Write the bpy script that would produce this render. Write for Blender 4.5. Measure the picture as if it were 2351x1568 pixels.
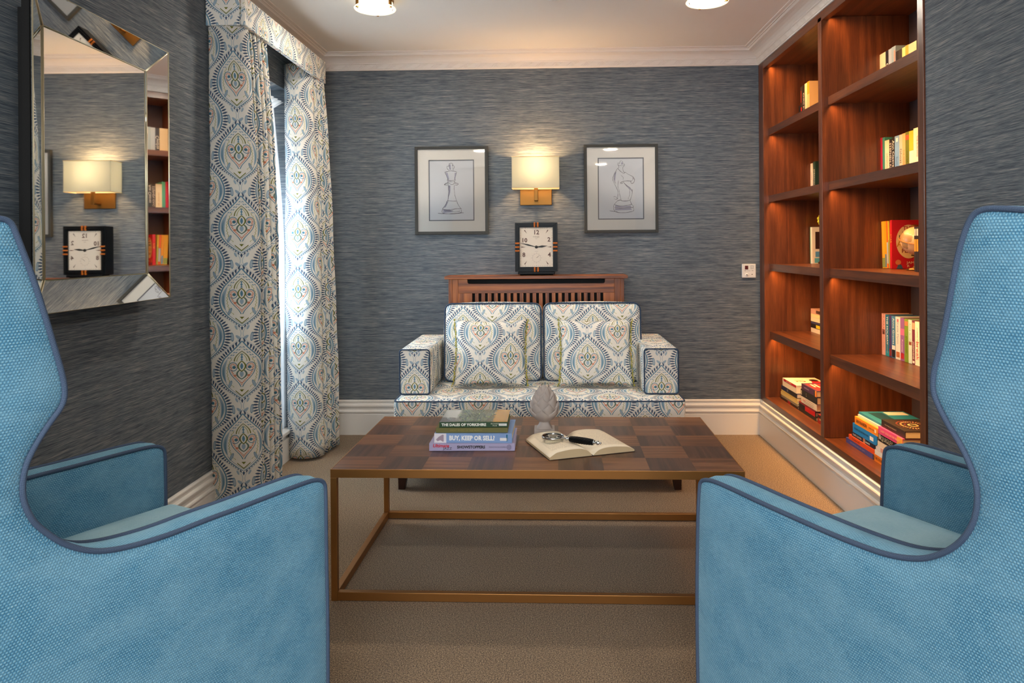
import bpy, bmesh, math, random
from mathutils import Vector, Matrix, geometry
R = random.Random(7)
PI = math.pi
SC = bpy.context.scene
COL = SC.collection
for o in list(bpy.data.objects): bpy.data.objects.remove(o)

# ---------------------------------------------------------------- camera, world, exposure
YAW, ROLL, F_PX = 0.0273, -0.0075, 1671.918
PX, PY, EYE = 1214.241, 565.483, 1.18
cam_d = bpy.data.cameras.new('camera'); cam = bpy.data.objects.new('camera', cam_d); COL.objects.link(cam)
c_, s_ = math.cos(ROLL), math.sin(ROLL)
rz = Matrix.Rotation(YAW, 3, 'Z')
right = rz @ Vector((c_, 0, s_)); up = rz @ Vector((-s_, 0, c_)); back = -(rz @ Vector((0, 1, 0)))
m4 = Matrix((right, up, back)).transposed().to_4x4(); m4.translation = (0, 0, EYE)
cam.matrix_world = m4
cam_d.sensor_width = 36.0; cam_d.lens = F_PX / 2351 * 36.0
cam_d.shift_x = (1175.5 - PX) / 2351; cam_d.shift_y = (PY - 784) / 2351
cam_d.clip_start = 0.05
SC.camera = cam
SC.view_settings.view_transform = 'Standard'; SC.view_settings.look = 'None'
SC.view_settings.gamma = 1.0; SC.view_settings.use_curve_mapping = False
SC.view_settings.exposure = 0.08
W = bpy.data.worlds.new('sky'); SC.world = W; W.use_nodes = True
W.node_tree.nodes['Background'].inputs[0].default_value = (0.80, 0.90, 1.0, 1)
W.node_tree.nodes['Background'].inputs[1].default_value = 5.0

def area(name, loc, direction, sx, sy, power, col, spread=None):
    d = bpy.data.lights.new(name, 'AREA'); d.shape = 'RECTANGLE'; d.size = sx; d.size_y = sy
    d.energy = power; d.color = col
    if spread: d.spread = spread
    o = bpy.data.objects.new(name, d); COL.objects.link(o); o.location = loc
    o.rotation_euler = Vector(direction).to_track_quat('-Z', 'Y').to_euler()
    return o
def point(name, loc, power, col, r=0.05):
    d = bpy.data.lights.new(name, 'POINT'); d.energy = power; d.color = col; d.shadow_soft_size = r
    o = bpy.data.objects.new(name, d); COL.objects.link(o); o.location = loc
    return o
WARM = (1.0, 0.76, 0.50); DAY = (0.72, 0.87, 1.0); AMBER = (1.0, 0.52, 0.17)
area('window_and_fill_light', (-1.72, 3.70, 1.15), (1, 0, 0), 1.80, 0.74, 180, DAY)         # daylight through window_1
area('window_and_fill_light', (-0.175, -1.93, 1.45), (0, 1, -0.05), 1.3, 1.5, 52, (0.90, 0.95, 1.0))   # fill light added behind the camera to brighten chairs and room

# ---------------------------------------------------------------- mesh helpers
def lin(h):
    if isinstance(h, str):
        h = h.lstrip('#'); h = tuple(int(h[i:i+2], 16) for i in (0, 2, 4))
    return tuple((c/255/12.92 if c/255 <= .04045 else ((c/255+.055)/1.055)**2.4) for c in h) + (1.0,)

class MB:
    def __init__(s): s.v = []; s.f = []; s.uv = []; s.mi = []; s.sm = []
    def face(s, idx, uv, mi=0, sm=False): s.f.append(tuple(idx)); s.uv.append(list(uv)); s.mi.append(mi); s.sm.append(sm)
    def box(s, a, b, g=2, mi=0, skip=()):
        x0, y0, z0 = a; x1, y1, z1 = b; n = len(s.v)
        P = [(x, y, z) for x in (x0, x1) for y in (y0, y1) for z in (z0, z1)]
        s.v += P; r = R.random()*5; r2 = R.random()*5
        F = {'-x': (0, 1, 3, 2), '+x': (4, 6, 7, 5), '-y': (0, 4, 5, 1), '+y': (2, 3, 7, 6), '-z': (0, 2, 6, 4), '+z': (1, 5, 7, 3)}
        for k, q in F.items():
            if k in skip: continue
            ax = 'xyz'.index(k[1]); o = [i for i in range(3) if i != ax]
            if g in o: ua, va = [i for i in o if i != g][0], g
            else: ua, va = o
            s.face([n+i for i in q], [(P[i][ua]+r+ax*.37, P[i][va]+r2) for i in q], mi)
        return s
    def quad(s, p, uv=None, mi=0, sm=False):
        n = len(s.v); s.v += [tuple(q) for q in p]
        s.face(range(n, n+len(p)), uv or [(0, 0)]*len(p), mi, sm)
        return s
    def grid(s, fn, nu, nv, uvf=None, mi=0, sm=True, closeu=False, flip=False):
        n = len(s.v)
        for j in range(nv+1):
            for i in range(nu+(0 if closeu else 1)):
                s.v.append(tuple(fn(i/nu, j/nv)))
        w = nu+(0 if closeu else 1)
        for j in range(nv):
            for i in range(nu):
                i2 = (i+1) % w if closeu else i+1
                q = [n+j*w+i, n+j*w+i2, n+(j+1)*w+i2, n+(j+1)*w+i]
                t = [(i/nu, j/nv), ((i+1)/nu, j/nv), ((i+1)/nu, (j+1)/nv), (i/nu, (j+1)/nv)]
                if uvf: t = [uvf(*z) for z in t]
                if flip: q.reverse(); t.reverse()
                s.face(q, t, mi, sm)
        return s
    def tube(s, path, r, segs=8, closed=False, mi=0, cap=True, upv=None):
        P = [Vector(p) for p in path]; m = len(P); n = len(s.v)
        if closed: T = [(P[(i+1) % m]-P[i-1]).normalized() for i in range(m)]
        else: T = [(P[min(i+1, m-1)]-P[max(i-1, 0)]).normalized() for i in range(m)]
        up_ = Vector(upv) if upv else (Vector((0, 0, 1)) if abs(T[0].z) < .9 else Vector((1, 0, 0)))
        nrm = (up_ - T[0]*up_.dot(T[0])).normalized(); L = 0; Ls = []
        for i in range(m):
            if i: L += (P[i]-P[i-1]).length
            Ls.append(L)
            nrm = (nrm - T[i]*nrm.dot(T[i])).normalized(); bn = T[i].cross(nrm)
            rr = r[i] if isinstance(r, (list, tuple)) else r
            for k in range(segs):
                a = 2*PI*k/segs; s.v.append(tuple(P[i]+(nrm*math.cos(a)+bn*math.sin(a))*rr))
        rr = r if not isinstance(r, (list, tuple)) else max(r)
        for i in range(m if closed else m-1):
            j = (i+1) % m; l0 = Ls[i]; l1 = Ls[j] if j else L+(P[0]-P[-1]).length
            for k in range(segs):
                k2 = (k+1) % segs; c = 2*PI*rr/segs
                s.face([n+i*segs+k, n+i*segs+k2, n+j*segs+k2, n+j*segs+k], [(k*c, l0), ((k+1)*c, l0), ((k+1)*c, l1), (k*c, l1)], mi, True)
        if cap and not closed:
            s.face([n+k for k in range(segs)][::-1], [(0, 0)]*segs, mi); e = n+(m-1)*segs
            s.face([e+k for k in range(segs)], [(0, 0)]*segs, mi)
        return s
    def lathe(s, prof, c=(0, 0, 0), segs=32, mi=0, sm=True):
        m = len(prof)
        s.grid(lambda u, v: (c[0]+prof[round(v*(m-1))][0]*math.cos(2*PI*u), c[1]+prof[round(v*(m-1))][0]*math.sin(2*PI*u), c[2]+prof[round(v*(m-1))][1]),
               segs, m-1, lambda u, v: (u*.3, prof[round(v*(m-1))][1]), mi, sm, True)
        return s
    def prism(s, poly, fn, d0, d1, mi=0, uvf=None, sm_side=False, mis=None):
        """poly of 2-D points, fn(a, b, d) -> 3-D; caps at d0 and d1"""
        n = len(s.v); k = len(poly)
        for d in (d0, d1): s.v += [tuple(fn(a, b, d)) for a, b in poly]
        s.face([n+i for i in range(k)][::-1], [poly[i] for i in range(k)][::-1], mi)
        s.face([n+k+i for i in range(k)], [poly[i] for i in range(k)], mi)
        L = 0
        for i in range(k):
            j = (i+1) % k; l = math.dist(poly[i], poly[j])
            s.face([n+i, n+j, n+k+j, n+k+i], [(d0, L), (d0, L+l), (d1, L+l), (d1, L)], mi if mis is None else mis, sm_side); L += l
        return s
    def rbox(s, c, size, r, n=4, nr=3, bulge=(0, 0, 0, 0, 0, 0), uvo=(0, 0), mi=0, M=None, uvoz=None):
        """soft rounded box; bulge for -x +x -y +y -z +z"""
        h = [q/2 for q in size]; c = Vector(c)
        def line(hh):
            a = [-hh+r*(1-math.cos(PI/4*i/nr))*1.0 if 0 else -hh+r*(i/nr) for i in range(nr)]
            b = [-(hh-r)+2*(hh-r)*i/n for i in range(n+1)]
            return a+b+[-q for q in a[::-1]]
        LN = [line(q) for q in h]; k = 0
        for ax in range(3):
            for sg in (-1, 1):
                A, B = [(1, 2), (0, 2), (0, 1)][ax]
                la, lb = LN[A], LN[B]; n0 = len(s.v); bl = bulge[k]; k += 1
                UV = []
                for pb in lb:
                    for pa in la:
                        p = [0, 0, 0]; p[ax] = sg*h[ax]; p[A] = pa; p[B] = pb
                        q = [max(-(h[i]-r), min(h[i]-r, p[i])) for i in range(3)]
                        d = Vector([p[i]-q[i] for i in range(3)]); d.normalize()
                        t = Vector(q)+d*r
                        t[ax] += sg*bl*(1-(pa/h[A])**2)*(1-(pb/h[B])**2)
                        t += c
                        if M: t = M @ t
                        s.v.append(tuple(t))
                        o = uvoz if (uvoz and ax == 2) else uvo
                        UV.append((pa+c[A]-o[0], pb+c[B]-o[1]))
                w = len(la)
                for j in range(len(lb)-1):
                    for i in range(w-1):
                        q = [j*w+i, j*w+i+1, (j+1)*w+i+1, (j+1)*w+i]
                        if (sg < 0) ^ (ax == 1): q.reverse()
                        s.face([n0+z for z in q], [UV[z] for z in q], mi, True)
        s.weld = True
        return s
    def text(s, body, size, M, mi=0, ext=0.0001, align='CENTER', sx=1.0, bold=0.0, shear=0.0):
        cu = bpy.data.curves.new('t', 'FONT'); cu.body = body; cu.size = size; cu.extrude = ext; cu.offset = bold
        cu.align_x = align; cu.align_y = 'CENTER'; cu.resolution_u = 2; cu.shear = shear
        ob = bpy.data.objects.new('t', cu); COL.objects.link(ob)
        dg = bpy.context.evaluated_depsgraph_get(); dg.update()
        me = bpy.data.meshes.new_from_object(ob.evaluated_get(dg)); n = len(s.v)
        for v in me.vertices: s.v.append(tuple(M @ Vector((v.co.x*sx, v.co.y, v.co.z))))
        for p in me.polygons: s.face([n+i for i in p.vertices], [(0, 0)]*len(p.vertices), mi)
        bpy.data.objects.remove(ob); bpy.data.curves.remove(cu); bpy.data.meshes.remove(me)
        return s
    weld = False
    def xf(s, M, start=0):
        for i in range(start, len(s.v)): s.v[i] = tuple(M @ Vector(s.v[i]))
        return s
    def build(s, name, mats, parent=None, bevel=0, bseg=2, smooth=None, kind=None, label=None, cat=None, group=None, loc=None):
        me = bpy.data.meshes.new(name); me.from_pydata(s.v, [], s.f)
        if not isinstance(mats, (list, tuple)): mats = [mats]
        for m in mats: me.materials.append(MAT[m] if isinstance(m, str) else m)
        ul = me.uv_layers.new(name='UVMap'); k = 0; flat = []
        for u in s.uv:
            for t in u: flat += [t[0], t[1]]
        ul.data.foreach_set('uv', flat)
        me.polygons.foreach_set('material_index', s.mi)
        me.polygons.foreach_set('use_smooth', [bool(x) for x in s.sm])
        me.update()
        if s.weld or smooth:
            bm = bmesh.new(); bm.from_mesh(me); bmesh.ops.remove_doubles(bm, verts=bm.verts, dist=1e-5)
            bmesh.ops.recalc_face_normals(bm, faces=bm.faces); bm.to_mesh(me); bm.free()
        else:
            bm = bmesh.new(); bm.from_mesh(me)
            if all(len(e.link_faces) == 2 for e in bm.edges): bmesh.ops.recalc_face_normals(bm, faces=bm.faces)
            bm.to_mesh(me); bm.free()
        o = bpy.data.objects.new(name, me); COL.objects.link(o)
        if smooth: 
            for p in me.polygons: p.use_smooth = True
            me.set_sharp_from_angle(angle=math.radians(smooth))
        if bevel:
            b = o.modifiers.new('bevel', 'BEVEL'); b.width = bevel; b.segments = bseg; b.limit_method = 'ANGLE'; b.angle_limit = math.radians(40)
            if bseg > 2:
                for p in me.polygons: p.use_smooth = True
                b.harden_normals = True
        if parent: o.parent = parent
        if loc: o.location = loc
        tag(o, label, cat, group, kind)
        return o

def tag(o, label=None, cat=None, group=None, kind=None):
    if label: o['label'] = label
    if cat: o['category'] = cat
    if group: o['group'] = group
    if kind: o['kind'] = kind
    return o
def thing(name, label, cat, loc=(0, 0, 0), rot=0, group=None):
    o = bpy.data.objects.new(name, None); COL.objects.link(o); o.location = loc; o.rotation_euler = (0, 0, rot)
    o.empty_display_size = .05
    return tag(o, label, cat, group)
def struct(mb, name, mats, **k): return mb.build(name, mats, kind='structure', **k)
def rrect(w, h, r, n=5, cx=0, cy=0):
    pts = []
    for (sx, sy, a0) in ((1, 1, 0), (-1, 1, 90), (-1, -1, 180), (1, -1, 270)):
        for i in range(n+1):
            a = math.radians(a0+90*i/n)
            pts.append((cx+sx*(w/2-r)+r*math.cos(a), cy+sy*(h/2-r)+r*math.sin(a)))
    return pts
def catmull(P, n=6, closed=False):
    out = []; m = len(P)
    for i in range(m if closed else m-1):
        g = lambda k: P[k % m] if closed else P[max(0, min(m-1, k))]
        a, b, c, d = [Vector(g(i+q)) for q in (-1, 0, 1, 2)]
        for k in range(n):
            t = k/n
            out.append(.5*((2*b)+(c-a)*t+(2*a-5*b+4*c-d)*t*t+(3*b-a-3*c+d)*t**3))
    if not closed: out.append(Vector(P[-1]))
    return out

# ---------------------------------------------------------------- node helpers
class S:
    """a scalar socket (or number) with arithmetic that makes Math nodes"""
    T = None
    def __init__(s, v): s.v = v
    @staticmethod
    def op(o, *a, clamp=False):
        n = S.T.nodes.new('ShaderNodeMath'); n.operation = o; n.use_clamp = clamp
        for i, x in enumerate(a):
            x = x.v if isinstance(x, S) else x
            if isinstance(x, (int, float)): n.inputs[i].default_value = x
            else: S.T.links.new(x, n.inputs[i])
        return S(n.outputs[0])
    def __add__(s, o): return S.op('ADD', s, o)
    __radd__ = __add__
    def __sub__(s, o): return S.op('SUBTRACT', s, o)
    def __rsub__(s, o): return S.op('SUBTRACT', o, s)
    def __mul__(s, o): return S.op('MULTIPLY', s, o)
    __rmul__ = __mul__
    def __truediv__(s, o): return S.op('DIVIDE', s, o)
    def __neg__(s): return S.op('MULTIPLY', s, -1.0)
def ab(x): return S.op('ABSOLUTE', x)
def fl(x): return S.op('FLOOR', x)
def fr(x): return S.op('FRACT', x)
def sin(x): return S.op('SINE', x)
def cos(x): return S.op('COSINE', x)
def mn(a, b): return S.op('MINIMUM', a, b)
def mx(a, b): return S.op('MAXIMUM', a, b)
def lt(a, b): return S.op('LESS_THAN', a, b)
def st(x, aa=.0004): return S.op('MULTIPLY_ADD', x, 1/aa, .5, clamp=True)   # soft step: 1 where x > 0
def mixc(f, a, b):
    n = S.T.nodes.new('ShaderNodeMix'); n.data_type = 'RGBA'
    for k, x in ((0, f), (6, a), (7, b)):
        x = x.v if isinstance(x, S) else x
        if isinstance(x, (tuple, float, int)): n.inputs[k].default_value = x
        else: S.T.links.new(x, n.inputs[k])
    return n.outputs[2]
def sep(vec):
    n = S.T.nodes.new('ShaderNodeSeparateXYZ'); S.T.links.new(vec, n.inputs[0]); return [S(o) for o in n.outputs]
def comb(x, y, z=0.0):
    n = S.T.nodes.new('ShaderNodeCombineXYZ')
    for i, q in enumerate((x, y, z)):
        q = q.v if isinstance(q, S) else q
        if isinstance(q, (int, float)): n.inputs[i].default_value = q
        else: S.T.links.new(q, n.inputs[i])
    return n.outputs[0]
def noise(vec, scale=1.0, detail=2.0, rough=.5, dist=0.0):
    n = S.T.nodes.new('ShaderNodeTexNoise'); n.inputs['Scale'].default_value = scale
    n.inputs['Detail'].default_value = detail; n.inputs['Roughness'].default_value = rough; n.inputs['Distortion'].default_value = dist
    S.T.links.new(vec, n.inputs['Vector']); return S(n.outputs['Fac'] if 'Fac' in n.outputs else n.outputs[0])
def coords(kind='UV'):
    n = S.T.nodes.new('ShaderNodeTexCoord'); return n.outputs[kind]
def ramp(f, stops):
    n = S.T.nodes.new('ShaderNodeValToRGB'); e = n.color_ramp.elements
    while len(e) < len(stops): e.new(.5)
    for i, (p, c) in enumerate(stops): e[i].position = p; e[i].color = c
    S.T.links.new(f.v, n.inputs[0]); return n.outputs[0]
MAT = {}
LAMP_ES = 165.0
def mat(name, col=None, rough=.6, metal=0.0, spec=.5, emis=None, es=0.0, sheen=0.0, coat=0.0, trans=0.0):
    m = bpy.data.materials.new(name); m.use_nodes = True; MAT[name] = m
    b = m.node_tree.nodes['Principled BSDF']; S.T = m.node_tree
    if col is not None: b.inputs['Base Color'].default_value = lin(col) if isinstance(col, str) else col
    b.inputs['Roughness'].default_value = rough; b.inputs['Metallic'].default_value = metal
    b.inputs['Specular IOR Level'].default_value = spec
    b.inputs['Sheen Weight'].default_value = sheen; b.inputs['Coat Weight'].default_value = coat
    if emis: b.inputs['Emission Color'].default_value = lin(emis) if isinstance(emis, str) else emis; b.inputs['Emission Strength'].default_value = es
    m['b'] = 1
    return m, b
def setc(b, sock): S.T.links.new(sock, b.inputs['Base Color'])
def bump(b, h, strength=.3, dist=.002):
    n = S.T.nodes.new('ShaderNodeBump'); n.inputs['Strength'].default_value = strength; n.inputs['Distance'].default_value = dist
    S.T.links.new(h.v, n.inputs['Height']); S.T.links.new(n.outputs[0], b.inputs['Normal'])

# ---------------------------------------------------------------- materials
def m_wood(name, dark, mid, light, rough=.35, scale=1.0, coat=.15, fig=0.0):
    m, b = mat(name, rough=rough, coat=coat); b.inputs['Coat Roughness'].default_value = .25
    u, v, _ = sep(coords('UV'))
    big = noise(comb(u*9*scale, v*.45*scale), 1, 3, .5, .25)
    rings = sin(big*34+u*60)*.5+.5
    fine = noise(comb(u*260*scale, v*9*scale), 1, 3, .6)
    pores = noise(comb(u*900*scale, v*22*scale), 1, 1, .5)
    f = rings*(.17+fig)+fine*.48+big*.34-.01-fig*.5
    c = ramp(f, [(.22, lin(dark)), (.5, lin(mid)), (.78, lin(light))])
    c = mixc(st(pores-.68, .1)*.35, c, lin(dark)); setc(b, c)
    bump(b, pores*-1+fine*.4, .12, .0006)
m_wood('walnut', '#3a1b0d', '#65341a', '#874b25')
m_wood('walnut_dark', '#2b150c', '#4a2715', '#5f351f')
m_wood('walnut_cover', '#4c220b', '#8c4b1d', '#b3692f', .42, .8, .05, .12)
m_wood('tile_light', '#422614', '#754a2b', '#8e6240', .38, 1.5, .12, .06)
m_wood('tile_dark', '#332117', '#523524', '#684733', .38, 1.5, .12, .06)

def m_paper():
    m, b = mat('grasscloth', rough=.75, spec=.3)
    x, y, z = sep(coords('Object')); h = x+y
    n1 = noise(comb(h*8, z*480, x*.01), 1, 3, .65)
    n2 = noise(comb(h*18+3, z*900, 2.0), 1, 3, .6)
    n3 = noise(comb(h*3.0, z*110, 5.0), 1, 3, .6)
    f = n1*.46+n2*.40+n3*.24-.05
    c = ramp(f, [(.36, lin('#2f363d')), (.46, lin('#505a64')), (.54, lin('#757b7f')), (.65, lin('#a8a299'))])
    setc(b, c); bump(b, n2*.7+n1*.6, .5, .0015)
m_paper()
def m_carpet():
    m, b = mat('carpet', rough=.95, spec=.1, sheen=.2)
    p = coords('Object'); x, y, z = sep(p)
    n1 = noise(p, 520, 2, .75); n2 = noise(p, 240, 2, .7); n3 = noise(p, 3, 2)
    f = n1*.55+n2*.45
    c = ramp(f, [(.41, lin('#2e2219')), (.5, lin('#786048')), (.58, lin('#c9ad89'))])
    c = mixc(n3*.25, c, lin('#6f6152')); setc(b, c); bump(b, f, .8, .004)
m_carpet()
mat('ceiling_paint', '#ece5dc', .8, spec=.2); mat('white_gloss', '#e4dfd8', .28)
mat('cornice_plaster', '#e3d9d0', .6, spec=.3)
def m_rope():
    m, b = mat('cornice_rope', '#e3d9d0', .6, spec=.3)
    u, v, _ = sep(coords('UV'))
    t = u/.048; k = fr(t); up_ = lt(S.op('MODULO', fl(t), 2.0), .5)
    slope = up_*2-1
    h = sin((u+slope*v*1.1)*2*PI/.011)*.5+.5
    tri = st(v-k*.030, .004)
    bump(b, h*(up_*tri+(1-up_)*(1-tri)), .6, .0025)
m_rope()
def m_chair(name, stops, alt):
    m, b = mat(name, rough=.8, spec=.25, sheen=.7); b.inputs['Sheen Roughness'].default_value = .4
    b.inputs['Sheen Tint'].default_value = lin('#a9cfe0')
    u, v, _ = sep(coords('UV'))
    wob = noise(comb(u*14, v*14), 1, 2)
    P_, Q_ = .0050, .0043
    vv = v/Q_+wob*.25; row = fl(vv); fu = fr(u/P_+S.op('MODULO', row, 2.0)*.5); fv = fr(vv)
    h = sin(fu*PI)*sin(fv*PI)
    fib = noise(comb(u*1400, v*500), 1, 2)
    big = noise(comb(u*7, v*11), 1, 4, .6, .4)
    thr = noise(comb(u*75, v*700), 1, 2)
    c = ramp(h*.36+fib*.28+thr*.46-.08, [(p_, lin(c_)) for p_, c_ in stops])
    c = mixc(st(big-.50, .22)*.45, c, lin(alt)); setc(b, c)
    bump(b, h+fib*.4+thr*.4, .6, .0012)
m_chair('blue_weave', [(.16, '#285a7c'), (.40, '#4a86a8'), (.62, '#7badc4'), (.82, '#bfd9e0')], '#80aec5')
m_chair('pale_blue_seat', [(.10, '#6a9db6'), (.40, '#93bccd'), (.62, '#aed0da'), (.85, '#cfe2e6')], '#b3d2dc')
def m_pipe():
    m, b = mat('navy_piping', rough=.8, spec=.2)
    u, v, _ = sep(coords('UV'))
    a = lt(fr((u+v)/.0030), .5); c_ = lt(fr((u-v)/.0030), .5); x = ab(a-c_)
    setc(b, mixc(x, lin('#1d2f4c'), lin('#5f7087'))); bump(b, x, .4, .0006)
m_pipe()
mat('blue_piping', '#37475e', .8, spec=.2)
def damask(name, back_light=0.0, sc=1.0):
    m, b = mat(name, rough=.85, spec=.15)
    u, v, _ = sep(coords('UV')); u = u/sc; v = v/sc
    Pw, Q = .320, .300
    uq = u/Pw+.5; a = ab(fr(uq)-.5)*Pw
    vq = v/Q+.5; bb = (fr(vq)-.5)*Q
    wB = cos(bb*(2*PI/Q))*.08+.08
    inA = lt(a, wB)
    sg = S.op('SIGN', bb)
    x = inA*a+(1-inA)*(.16-a)
    bx = bb-(1-inA)*sg*(Q/2)
    y = bx-.0125
    col = lin('#f0e9dd')
    NAVY, BLUE, SLATE, TEAL, OLIVE, LIME, CORAL = [lin(q) for q in ('#3d5672', '#5c8ba3', '#a3b6c2', '#417a90', '#74761f', '#b0ad60', '#d98c6c')]
    # ring half width
    fc = S.T.nodes.new('ShaderNodeFloatCurve'); cv = fc.mapping.curves[0]
    pts = [(-.132, 0), (-.105, .040), (-.08, .068), (-.05, .086), (-.02, .090), (.02, .078), (.05, .052), (.08, .022), (.107, 0)]
    X = lambda q: (q+.14)/.26
    cv.points[0].location = (X(pts[0][0]), 0); cv.points[1].location = (X(pts[-1][0]), 0)
    for p in pts[1:-1]: cv.points.new(X(p[0]), p[1]/.1)
    fc.mapping.update(); S.T.links.new(((y+.14)/.26).v, fc.inputs['Value']); w = S(fc.outputs[0])*.1
    inr = st(y+.131)*st(.106-y)
    d = (x-w)*.72
    def put(mask, c):
        nonlocal col
        col = mixc(mask, col, c)
    def ell(cx, cy, rx, ry, ang=0):
        dx = x-cx; dy = y-cy; c, s = math.cos(ang), math.sin(ang)
        p = (dx*c+dy*s)/rx; q = (dy*c-dx*s)/ry
        return p*p+q*q
    # vine between the cells and leaves in the gaps
    put(st(.0010-ab(ab(a-wB)-.004)*.8, .0008)*.8, SLATE)
    e = ell(.146, -.029, .013, .0055, -.7); put(st(1-e, .2), SLATE)
    e = ell(.122, -.027, .0062, .017, .12); put(st(1-e, .2)*.85, SLATE); put(st(.22-ab(e-1), .1), BLUE)
    e = ell(.137, .012, .004, .010, .5); put(st(1-e, .2), SLATE)
    # outer comb of navy leaves
    phi = S.op('ARCTAN2', x, -(y+.028)); t = ab(fr(phi*(1/.114)+.5)-.5)
    dd = (d-.0115)/.0105
    put(st(.30*(1-dd*dd)-t, .07)*st(y+.160), NAVY)
    # ring, paisley band, wavy lime line
    pb = (y+.018)/.052; put(st(.0060*(1-pb*pb)-ab(d+.0105), .0006), SLATE)
    pb2 = (y+.030)/.036; put(st(.0018*(1-pb2*pb2)-ab(d+.0105), .0006), BLUE)
    put(st(.0022-ab(d), .0007)*inr, BLUE)
    put(st(.0010-ab(d+.0225+sin(y*520)*.0014), .0008)*st(.036-y)*st(y+.085), LIME)
    put(st(.0010-ab(d+.0085), .0008)*st(-.070-y)*inr, BLUE)
    # heart with curls
    hc = S.T.nodes.new('ShaderNodeFloatCurve'); cv = hc.mapping.curves[0]
    hp = [(-.083, .003), (-.070, .010), (-.058, .020), (-.044, .033), (-.028, .045), (-.012, .0508), (0, .0515)]
    Y = lambda q: (q+.083)/.083
    cv.points[0].location = (0, hp[0][1]/.06); cv.points[1].location = (1, hp[-1][1]/.06)
    for p in hp[1:-1]: cv.points.new(Y(p[0]), p[1]/.06)
    hc.mapping.update(); S.T.links.new(Y(y).v if isinstance(Y(y), S) else Y(y), hc.inputs['Value']); h = S(hc.outputs[0])*.06
    low = st(-y, .0008)*st(y+.083)
    hd = (x-h)*.78
    put(st(.0032-ab(hd+.0075), .0012)*low*st(sin(y*760+x*500)+.3, .5), CORAL)
    e = ell(.026, -.037, .0055, .0050); put(st(1-e, .3), CORAL)
    put(st(.0014-ab(hd), .0007)*low, TEAL)
    rr = S.op('SQRT', (x-.034)*(x-.034)+y*y)
    put(st(.0014-ab(rr-.0172), .0007)*st(y, .0008), TEAL)
    put(st(.0035-ab(rr-.0105), .0010)*st(sin(phi*60)+.2, .5)*st(y+.006), CORAL)
    e = ell(.0300, -.0025, .0070, .0062); put(st(1-e, .3), TEAL)
    put(st(.0014-ab(rr-.0172), .0007)*st(-y, .0008)*st(.045-x, .001), TEAL)
    # drops on the axis
    f2 = x/.0215+((y+.030)/.023)*((y+.030)/.023); put(st(.16-ab(f2-.86), .05), mix2(TEAL, OLIVE)); put(st(.36-f2, .1), SLATE)
    f1 = x/.0165+((y-.002)/.023)*((y-.002)/.023); put(st(1-f1, .06), col_cream()); put(st(.17-ab(f1-.86), .05), OLIVE); put(st(.34-f1, .1), BLUE)
    # crown and sprigs
    f3 = x/.029+((y-.022)/.042)*((y-.022)/.042); cr = st(y-.022)
    put(st(.075-ab(f3-1), .04)*cr, OLIVE); put(st(.05-ab(f3-.66), .04)*cr, LIME)
    put(st(.0030+sin(y*520)*.0014-x, .0008)*st(y-.026)*st(.052-y), BLUE)
    put(st(.0016-ab(ab(d+.013)-.0030), .0008)*st(y-.034)*st(.088-y)*st(sin(y*560)-.1, .4), BLUE)
    # foot of the motif
    put(st(mn(y+.104, (y+.104)*.9-x), .001)*st(-.094-y), OLIVE)
    put(st(.0018-ab((y+.121)-x*.85)*.76, .0008)*st(.026-x), OLIVE)
    e = ell(.048, -.072, .0055, .0150, .45); put(st(1-e, .2), SLATE); put(st(.2-ab(e-1), .1), BLUE)
    weave = noise(comb(u*900, v*900), 1, 1)
    setc(b, mixc(weave*.10, col, lin('#c8bda8'))); bump(b, weave, .15, .0005)
    if back_light:
        T = S.T; tr = T.nodes.new('ShaderNodeBsdfTranslucent'); mx_ = T.nodes.new('ShaderNodeMixShader'); mx_.inputs[0].default_value = back_light
        T.links.new(col, tr.inputs[0]); T.links.new(b.outputs[0], mx_.inputs[1]); T.links.new(tr.outputs[0], mx_.inputs[2])
        T.links.new(mx_.outputs[0], T.nodes['Material Output'].inputs[0])
def mix2(a, b): return tuple((p+q)/2 for p, q in zip(a, b))
def col_cream(): return lin('#f0e9dd')
damask('damask'); damask('damask_curtain', .28, 1.045)

mat('bronze', '#a4713c', .38, .75); mat('brass', '#7d5828', .40, .85); mat('chrome', '#cfcfcf', .12, 1.0)
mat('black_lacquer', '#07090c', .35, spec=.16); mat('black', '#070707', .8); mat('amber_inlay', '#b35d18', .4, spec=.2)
mat('dial', '#d9c9b6', .6); mat('dial_ink', '#5d4038', .6); mat('ink_black', '#15110f', .5); mat('dial_print', '#9d8c80', .6)
mat('frame_grey', '#3d3d3a', .6, spec=.3); mat('mount', '#efe8de', .8); mat('paper_white', '#e2e2e4', .8)
mat('pencil', '#4c4550', .8); mat('pencil_soft', '#b3b0c2', .8); mat('slip_grey', '#707074', .7)
mat('leg_wood', '#33180c', .4); mat('stone', '#aca19a', .7); mat('mirror', '#eef0ee', .02, 1.0); mat('mirror_edge', '#e2d3b0', .3, .6)
mat('plastic_white', '#e5e2dc', .35); mat('screen', '#5a1f1d', .3); mat('page', '#e9dcc2', .85); mat('page_edge', '#c9b08a', .85)
mat('dark_wall', '#3a2b2f', .8); mat('window_frame', '#e8e8e6', .4)
mat('led', '#ffb060', .5, emis=(1.0, .38, .08, 1), es=1.0)
mat('diffuser', '#fff4dd', .5, emis=(1.0, .90, .77, 1), es=LAMP_ES)
mat('rim_glass', '#fff4d0', .15, emis=(1.0, .86, .60, 1), es=1.2)
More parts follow.
